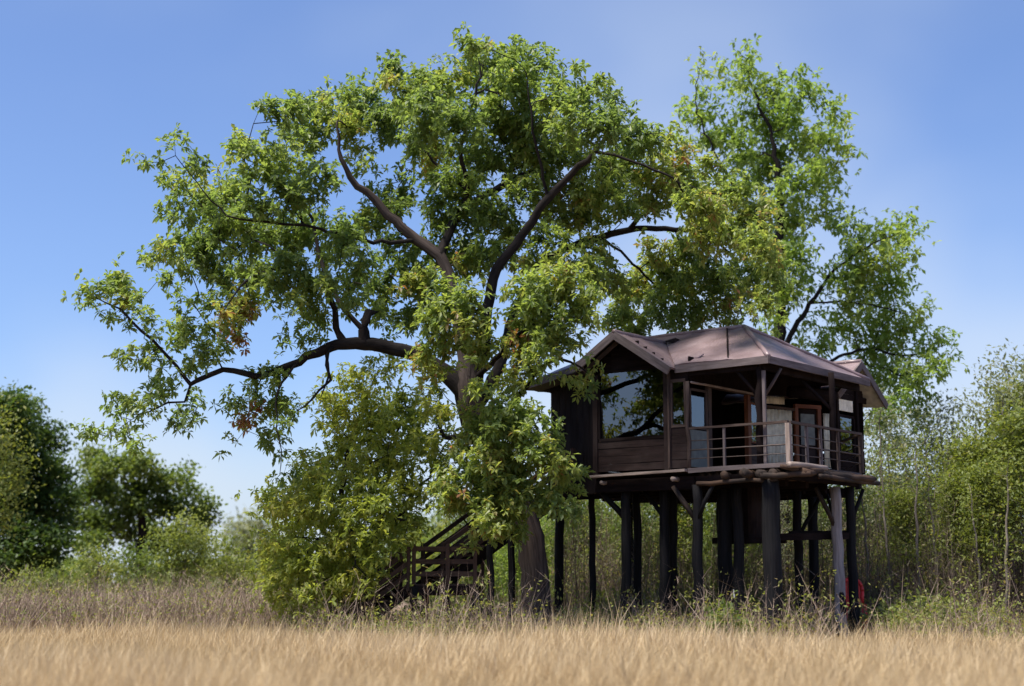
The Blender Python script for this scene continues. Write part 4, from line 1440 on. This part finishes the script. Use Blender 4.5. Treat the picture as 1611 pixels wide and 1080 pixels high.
GS = 'slender saplings of the thicket behind and right of the stilt house'
LS = {'leaf_shrub': 'slender light green sapling of the thicket beside the stilt house', 'leaf_pale': 'slender grey green sapling of the thicket beside the stilt house', 'leaf_right': 'slender fresh green sapling of the thicket beside the stilt house'}
protos = [sapling('sapling', 6.2, 6, 1.3, 170, 'leaf_shrub', .15, LS['leaf_shrub'], GS, seed=31, crown_from=.52),
          sapling('sapling', 7.2, 6, 1.2, 58, 'leaf_pale', .13, LS['leaf_pale'], GS, seed=32, crown_from=.5),
          sapling('sapling', 5.0, 6, 1.4, 160, 'leaf_right', .15, LS['leaf_right'], GS, seed=33, crown_from=.3),
          sapling('sapling', 5.6, 6, 1.4, 150, 'leaf_mid', .14, LS['leaf_shrub'], GS, seed=34, crown_from=.15),
          sapling('sapling', 6.0, 6, .9, 16, 'leaf_shrub', .12, LS['leaf_shrub'], GS, seed=35, crown_from=.4)]
spots = []
rs = random.Random(5)
for px, Y, k, sc in [(1385, 45, 1, .95), (1404, 47, 1, .9), (1446, 46, 4, .9), (1478, 48, 1, .85), (1512, 45, 4, 1.0), (1545, 43, 0, .85), (1578, 44, 1, 1.0), (1612, 42, 0, .95), (1640, 45, 1, 1.1), (1460, 47, 1, .92), (1500, 48, 1, .98), (1535, 46, 1, .95), (1595, 47, 1, 1.15), (1560, 48, 2, 1.1), (1625, 46, 0, 1.15), (1525, 50, 4, 1.15), (1490, 53, 4, .9), (1450, 52, 2, .95), (1420, 54, 0, .8), (1380, 52, 2, .9),
                     (1345, 50, 2, .95), (1368, 41.5, 4, .8), (1383, 43.5, 4, .75), (1403, 42.5, 4, .85), (1445, 41.5, 4, .9), (1478, 42, 4, .8), (1500, 43, 4, .95), (1545, 41, 4, .7), (1580, 40.5, 4, .8), (1600, 42, 4, .75), (1430, 43, 0, .62), (1520, 42.5, 0, .7), (1565, 41.5, 0, .72),  (1310, 49, 0, .8), (1275, 51, 2, .9), (1235, 49, 2, .85), (1190, 50, 0, .75), (1150, 48, 2, .9), (1105, 50, 2, .85), (1070, 49, 0, .75), (1030, 51, 2, .9), (985, 48, 2, .8), (950, 50, 0, .75), (910, 49, 2, .85), (1290, 46, 1, .6), (1240, 46, 1, .55), (870, 50, 2, .75), (720, 50, 2, .7), (760, 51, 0, .7), (810, 50, 2, .7)]:
    spots.append((px, Y, k, sc))
used = set()
for px, Y, k, sc in spots:
    if 700 < px < 1345 and k in (0, 2):
        k = 3 if rs.random() < .75 else k
    p = P(px, 915, Y)
    loc = (p[0], Y, 0)
    if k not in used:
        used.add(k)
        t_ = protos[k]
        t_.location = loc
        t_.scale = (sc, sc, sc)
    else:
        t_ = copy_tree(protos[k], loc, rs.random() * 6.28, sc)
    tone = ('light green', 'grey green', 'fresh green', 'dull green', 'nearly bare')[k]
    if px > 1340:
        t_['label'] = 'slender %s sapling in the thicket beyond the veranda end of the house' % tone
        t_['group'] = 'saplings of the thicket beyond the veranda end'
    elif px > 880:
        t_['label'] = '%s sapling seen between the stilts behind the house' % tone
        t_['group'] = 'saplings behind the stilts'
    else:
        t_['label'] = '%s sapling behind the staircase and the great trunk' % tone
        t_['group'] = 'saplings behind the staircase'


# low leafy shrubs of the undergrowth
def low_shrub(label, r, h, n, mat, leafL, group, seed, stems=9):
    rg = np.random.default_rng(seed)
    root = thing('low_shrub', label, 'shrub', (0, 0, 0), group)
    mb = MB()
    pts = []
    for i in range(stems):
        th = rg.random() * 6.28
        rr = r * rg.uniform(.3, 1)
        q = np.array([rr * math.cos(th), rr * math.sin(th), h * rg.uniform(.55, 1)])
        mid = q * .5 + np.array([0, 0, h * .12])
        mb.log((q[0] * .05, q[1] * .05, -.1), mid, .012, .009, sides=4)
        mb.log(mid, q, .009, .005, sides=4)
        for k in range(n // stems):
            t = rg.uniform(.25, 1)
            pts.append((mid * (1 - t) + q * t) + rg.normal(0, .13, 3))
    mb.build('stem', M['bark_grey'], root, True)
    pts = np.array(pts)
    pts[:, 2] = np.abs(pts[:, 2])
    v, t, ti = quick_leaves(pts, leafL, .55, rg.normal(.5, .17, len(pts)), flat=.7)
    crown_object('foliage', v, t, ti, M[mat], root)
    return root


GL = 'low leafy shrubs of the undergrowth round the stilts'
lp = [low_shrub('low yellow green shrub in the dry undergrowth near the stilts', .75, 1.1, 420, 'leaf_shrub', .11, GL, 41),
      low_shrub('low fresh green shrub in the dry undergrowth near the stilts', .6, .9, 380, 'leaf_mid', .12, GL, 42)]
used = set()
for px, Y, k, sc in [(1130, 32.9, 1, 1.1), (1410, 36, 0, 1.1), (1440, 38, 0, 1.3), (1392, 37.5, 0, 1.1), (1480, 39, 0, 1.2), (1420, 34.8, 0, .9), (1180, 33.5, 0, .6), (1290, 36, 0, .6), (1470, 42, 1, 1.5), (1380, 42, 1, 1.4), (1250, 36, 0, .8), (1540, 38, 0, 1.0),
                     (620, 34.2, 0, .7), (650, 34.6, 0, .75), (570, 35, 0, .8), (710, 34.3, 0, .7), (690, 34.2, 0, .6), (650, 37.2, 0, .9), (690, 37.6, 0, .9), (730, 37.4, 0, .8), (930, 35.5, 0, .8), (955, 37, 0, .9), (900, 37.5, 1, .9), (1000, 35.5, 0, .7), (1060, 34.5, 0, .6), (1090, 34, 0, .55), (1215, 43, 1, 1.2), (1170, 43, 1, 1.3), (1120, 44, 1, 1.3), (1020, 43, 1, 1.3), (960, 42, 1, 1.3), (1275, 44, 0, 1.3), (1080, 44, 0, 1.4)]:
    p = P(px, 915, Y)
    loc = (p[0], Y, 0)
    if k not in used:
        used.add(k)
        t_ = lp[k]
        t_.location = loc
        t_.scale = (sc,) * 3
    else:
        t_ = copy_tree(lp[k], loc, rs.random() * 6.28, sc)
    tone = ('yellow green', 'fresh green')[k]
    if (px, k) == (1130, 1):
        t_['label'] = 'leafy fresh green shrub standing alone in the grass edge before the middle stilts'
        del t_['group']
    elif px > 1290:
        t_['label'] = 'low %s shrub in the dry growth before the thicket' % tone
        t_['group'] = 'low shrubs before the thicket'
    elif px > 800:
        t_['label'] = 'low %s shrub in the undergrowth round the stilts' % tone
        t_['group'] = 'low shrubs round the stilts'
    else:
        t_['label'] = 'low %s shrub in the dry grass under the staircase' % tone
        t_['group'] = 'low shrubs under the staircase'

# ---------------------------------------------------------------- grass, brush, far wood
def in_view_points(n, y0, y1, marg=.08, power=1.0):
    Y = np.sqrt(rng.random(n) * (y1 ** 2 - y0 ** 2) + y0 ** 2)
    X = (rng.random(n) * 2 - 1) * (Y * (.336 + marg) + 1.0)
    return X, Y


def strips(base, tip, mid, w, tint):
    """3-triangle tapered blades facing random directions"""
    m = len(base)
    th = rng.random(m) * 3.1416
    s_ = np.stack([np.cos(th), np.sin(th), np.zeros(m)], -1) * (w * .5)[:, None]
    v = np.stack([base - s_, base + s_, mid - s_ * .75, mid + s_ * .75, tip], 1).reshape(-1, 3)
    o = np.arange(m)[:, None] * 5
    q = (o + np.array([[0, 1, 3, 2]]))
    t = (o + np.array([[2, 3, 4]]))
    return v, q, t, np.concatenate([tint, tint])


def grass():
    n = 150000
    X, Y = in_view_points(n, 11.5, 36.5)
    n2 = 60000
    X2, Y2 = in_view_points(n2, 36, 62)
    k = X2 < -2 + (Y2 - 36) * -.12
    X = np.concatenate([X, X2[k]])
    Y = np.concatenate([Y, Y2[k]])
    # front edge of the thicket is uneven; no grass under the house
    edge = 33.0 + .8 * np.sin(X * .9) + .5 * np.sin(X * 2.3 + 1) + rng.normal(0, .8, len(X))
    k = (Y < edge) | (X < -4.5)
    X, Y = X[k], Y[k]
    m = len(X)
    patch = np.sin(X * .31 + 1.3) * np.sin(Y * .27) + .6 * np.sin(X * .9 + Y * .6)
    h = (.45 + .10 * patch) * rng.uniform(.55, 1.25, m)
    tall = rng.random(m) < .12
    h = np.where(tall, h * rng.uniform(1.15, 1.6, m), h)
    lean = rng.normal(0, 1, (m, 2)) * np.where(tall, .24, .15)[:, None] + np.array([.05, 0])
    edge_zone = (Y > 30.0) & (X > -5.5) & (rng.random(m) < .11 + .09 * np.sin(X * 1.7))
    h = np.where(edge_zone, h * rng.uniform(1.15, 1.75, m), h)
    base = np.stack([X, Y, np.full(m, -.08)], -1)
    tip = base + np.stack([lean[:, 0], lean[:, 1], h + .08], -1)
    mid = base + np.stack([lean[:, 0] * .3, lean[:, 1] * .3, h * .6], -1)
    w = rng.uniform(.005, .011, m) * (1 + Y / 30)
    tint = (.5 + .13 * patch + rng.normal(0, .17, m)).clip(0, 1)
    v, q, t, ti = strips(base, tip, mid, w, tint)
    o = link('dry_grass', np_mesh('dry_grass', v, q, t, fattr=ti), M['grass'], kind='stuff')
    o["label"] = 'tall dry golden grass covering the field in front of the stilt house'
    o["category"] = 'grass'


grass()


def brush(name, label, spots, mat, seed, hmul=1.0, stems=16, leafy=0.0, side=4, leanf=.32):
    """thin dry stems with side twigs, all one mesh"""
    rg = np.random.default_rng(seed)
    B, Tp, Md, Wd, Ti = [], [], [], [], []
    LP, LT = [], []
    for x, y, h in spots:
        tb = rg.normal(.5, .15)
        for i in range(stems):
            b = np.array([x + rg.normal(0, .3), y + rg.normal(0, .3), -.05])
            hh = h * hmul * rg.uniform(.5, 1.15)
            ln = rg.normal(0, leanf, 2) * hh
            t = b + np.array([ln[0], ln[1], hh])
            mm = b * .45 + t * .55 + np.append(rg.normal(0, .05, 2), 0)
            B.append(b); Tp.append(t); Md.append(mm); Wd.append(rg.uniform(.010, .022)); Ti.append(tb + rg.normal(0, .12))
            for k in range(side):
                u = rg.uniform(.3, .9)
                p = b * (1 - u) + t * u
                q = p + np.array([rg.normal(0, .22), rg.normal(0, .22), rg.uniform(.02, .3)]) * hh * .6
                B.append(p); Tp.append(q); Md.append((p + q) / 2 + rg.normal(0, .02, 3)); Wd.append(rg.uniform(.006, .012)); Ti.append(tb + rg.normal(0, .15))
                if leafy and rg.random() < leafy:
                    for z in range(4):
                        LP.append(q + rg.normal(0, .06, 3)); LT.append(rg.normal(.7, .2))
    v, q, t, ti = strips(np.array(B), np.array(Tp), np.array(Md), np.array(Wd), np.array(Ti).clip(0, 1))
    o = link(name, np_mesh(name, v, q, t, fattr=ti), M[mat], kind='stuff')
    o["label"] = label
    o["category"] = 'brush'
    if LP:
        v, t, ti = quick_leaves(np.array(LP), .085, .5, np.array(LT))
        o2 = link('brush_leaves', np_mesh('brush_leaves', v, tris=t, fattr=ti), M['leaf_shrub'], kind='stuff')
        o2["label"] = 'sparse small leaves on the ' + name.replace('_', ' ')
        o2["category"] = 'leaves'


rb = random.Random(9)
sp1 = []
for i in range(330):
    px = rb.uniform(480, 1680)
    Y = rb.uniform(32.2, 41)
    if 1300 < px < 1372 and Y < 39.5:
        continue
    x = (px - 805.5) / 2400 * Y
    sp1.append((x, Y, rb.uniform(.6, 1.25) * (1.55 if rb.random() < .3 else 1)))
brush('dry_brush', 'tangle of dry twiggy brush along the foot of the stilts and trees', sp1, 'twig', 51, leafy=.22)
sp2 = []
for i in range(300):
    Y = rb.uniform(38, 50)
    px = rb.uniform(-60, 520)
    sp2.append(((px - 805.5) / 2400 * Y, Y, rb.uniform(.9, 1.9)))
brush('brown_brush', 'brownish dry brush behind the grass at the left of the field', sp2, 'twig', 52, stems=22, leafy=.1)


sp3 = []
for i in range(470):
    Y = rb.uniform(40.5, 53)
    px = rb.uniform(1330, 1720) if rb.random() < .66 else rb.uniform(880, 1340)
    sp3.append(((px - 805.5) / 2400 * Y, Y, rb.uniform(1.8, 4.6)))
brush('dry_thicket', 'grey brown tangle of bare thin stems in the thicket right of the house', sp3, 'twig_dark', 53, stems=13, leafy=.12, side=9, leanf=.13)


def far_wood():
    rg = np.random.default_rng(61)
    V, T, TI, off = [], [], [], 0
    for (n, N, x0, x1, y0, y1, h0, h1, L) in ((36000, 120, -110, 110, 130, 175, 3.2, 5.0, .8), (60000, 90, -7, 42, 62, 90, 4.2, 7.0, .36)):
        cx = rg.uniform(x0, x1, N)
        cy = rg.uniform(y0, y1, N)
        ch = rg.uniform(h0, h1, N)
        k = rg.integers(0, N, n)
        d = rg.normal(0, 1, (n, 3))
        d /= np.linalg.norm(d, axis=1, keepdims=True)
        rr = rg.random(n) ** .4
        w = 4.5 if y0 > 100 else 2.6
        p = np.stack([cx[k] + d[:, 0] * rr * w, cy[k] + d[:, 1] * rr * w, np.abs(ch[k] * .5 + d[:, 2] * rr * ch[k] * .5)], -1)
        v, t, ti = quick_leaves(p, L, .6, rg.normal(.5, .16, N)[k])
        V.append(v)
        T.append(t + off)
        TI.append(ti)
        off += len(v)
    o = link('far_wood', np_mesh('far_wood', np.concatenate(V), tris=np.concatenate(T), fattr=np.concatenate(TI)), M['leaf_mid'], kind='stuff')
    o["label"] = 'distant green wood closing the horizon behind the field'
    o["category"] = 'wood'


far_wood()

# ---------------------------------------------------------------- small things
c = P(1344, 960, 39.0)
croot = thing('plastic_chair', 'red rounded plastic chair half hidden in the brush right of the stilts', 'chair', (c[0], 39.0, 0))


def chair_part(name, mat, fn, smooth=True):
    mb = MB()
    fn(mb)
    v = np.array(mb.v)
    me = np_mesh(name, v, mb.q, mb.t, vattr=np.array(mb.g), smooth=smooth)
    o = link(name, me, M[mat], croot)
    return o


def arch(m):
    pts = [(-.25, .2, .95)] + [(-.27 * math.cos(t), .22, 1.25 + .33 * math.sin(t)) for t in np.linspace(0, math.pi, 9)] + [(.25, .2, .95)]
    for a, b in zip(pts[:-1], pts[1:]):
        m.log(a, b, .05, .05, sides=7, wob=.003)


chair_part('backrest_frame', 'redplastic', arch)
for i in range(4):
    x = -.165 + i * .11
    if i != 2:
        chair_part('backrest_slat', 'redplastic', lambda m: m.beam((x, .22, .93), (x, .22, 1.5), .095, .02, up=(0, 1, 0)), False)
chair_part('cushion', 'blue', lambda m: m.beam((.06, .2, 1.02), (.06, .2, 1.36), .16, .06, up=(0, 1, 0)), False)
chair_part('seat', 'redplastic', lambda m: m.beam((0, -.25, .9), (0, .24, .9), .54, .05), False)
for x in (-.24, .24):
    for y in (-.22, .22):
        chair_part('leg', 'redplastic', lambda m: m.log((x * 1.1, y * 1.1, 0), (x, y, .9), .03, .035, sides=6))
pp = H(1.93, .86, 1.22)
nroot = MB()
nroot.beam(pp - np.array([0, 0, .09]), pp + np.array([0, 0, .09]), .13, .008, up=UPB)
no = nroot.build('paper_notice', M['paper'])
no["label"] = 'small blank white paper fixed to a dark stilt under the deck'
no["category"] = 'notice'
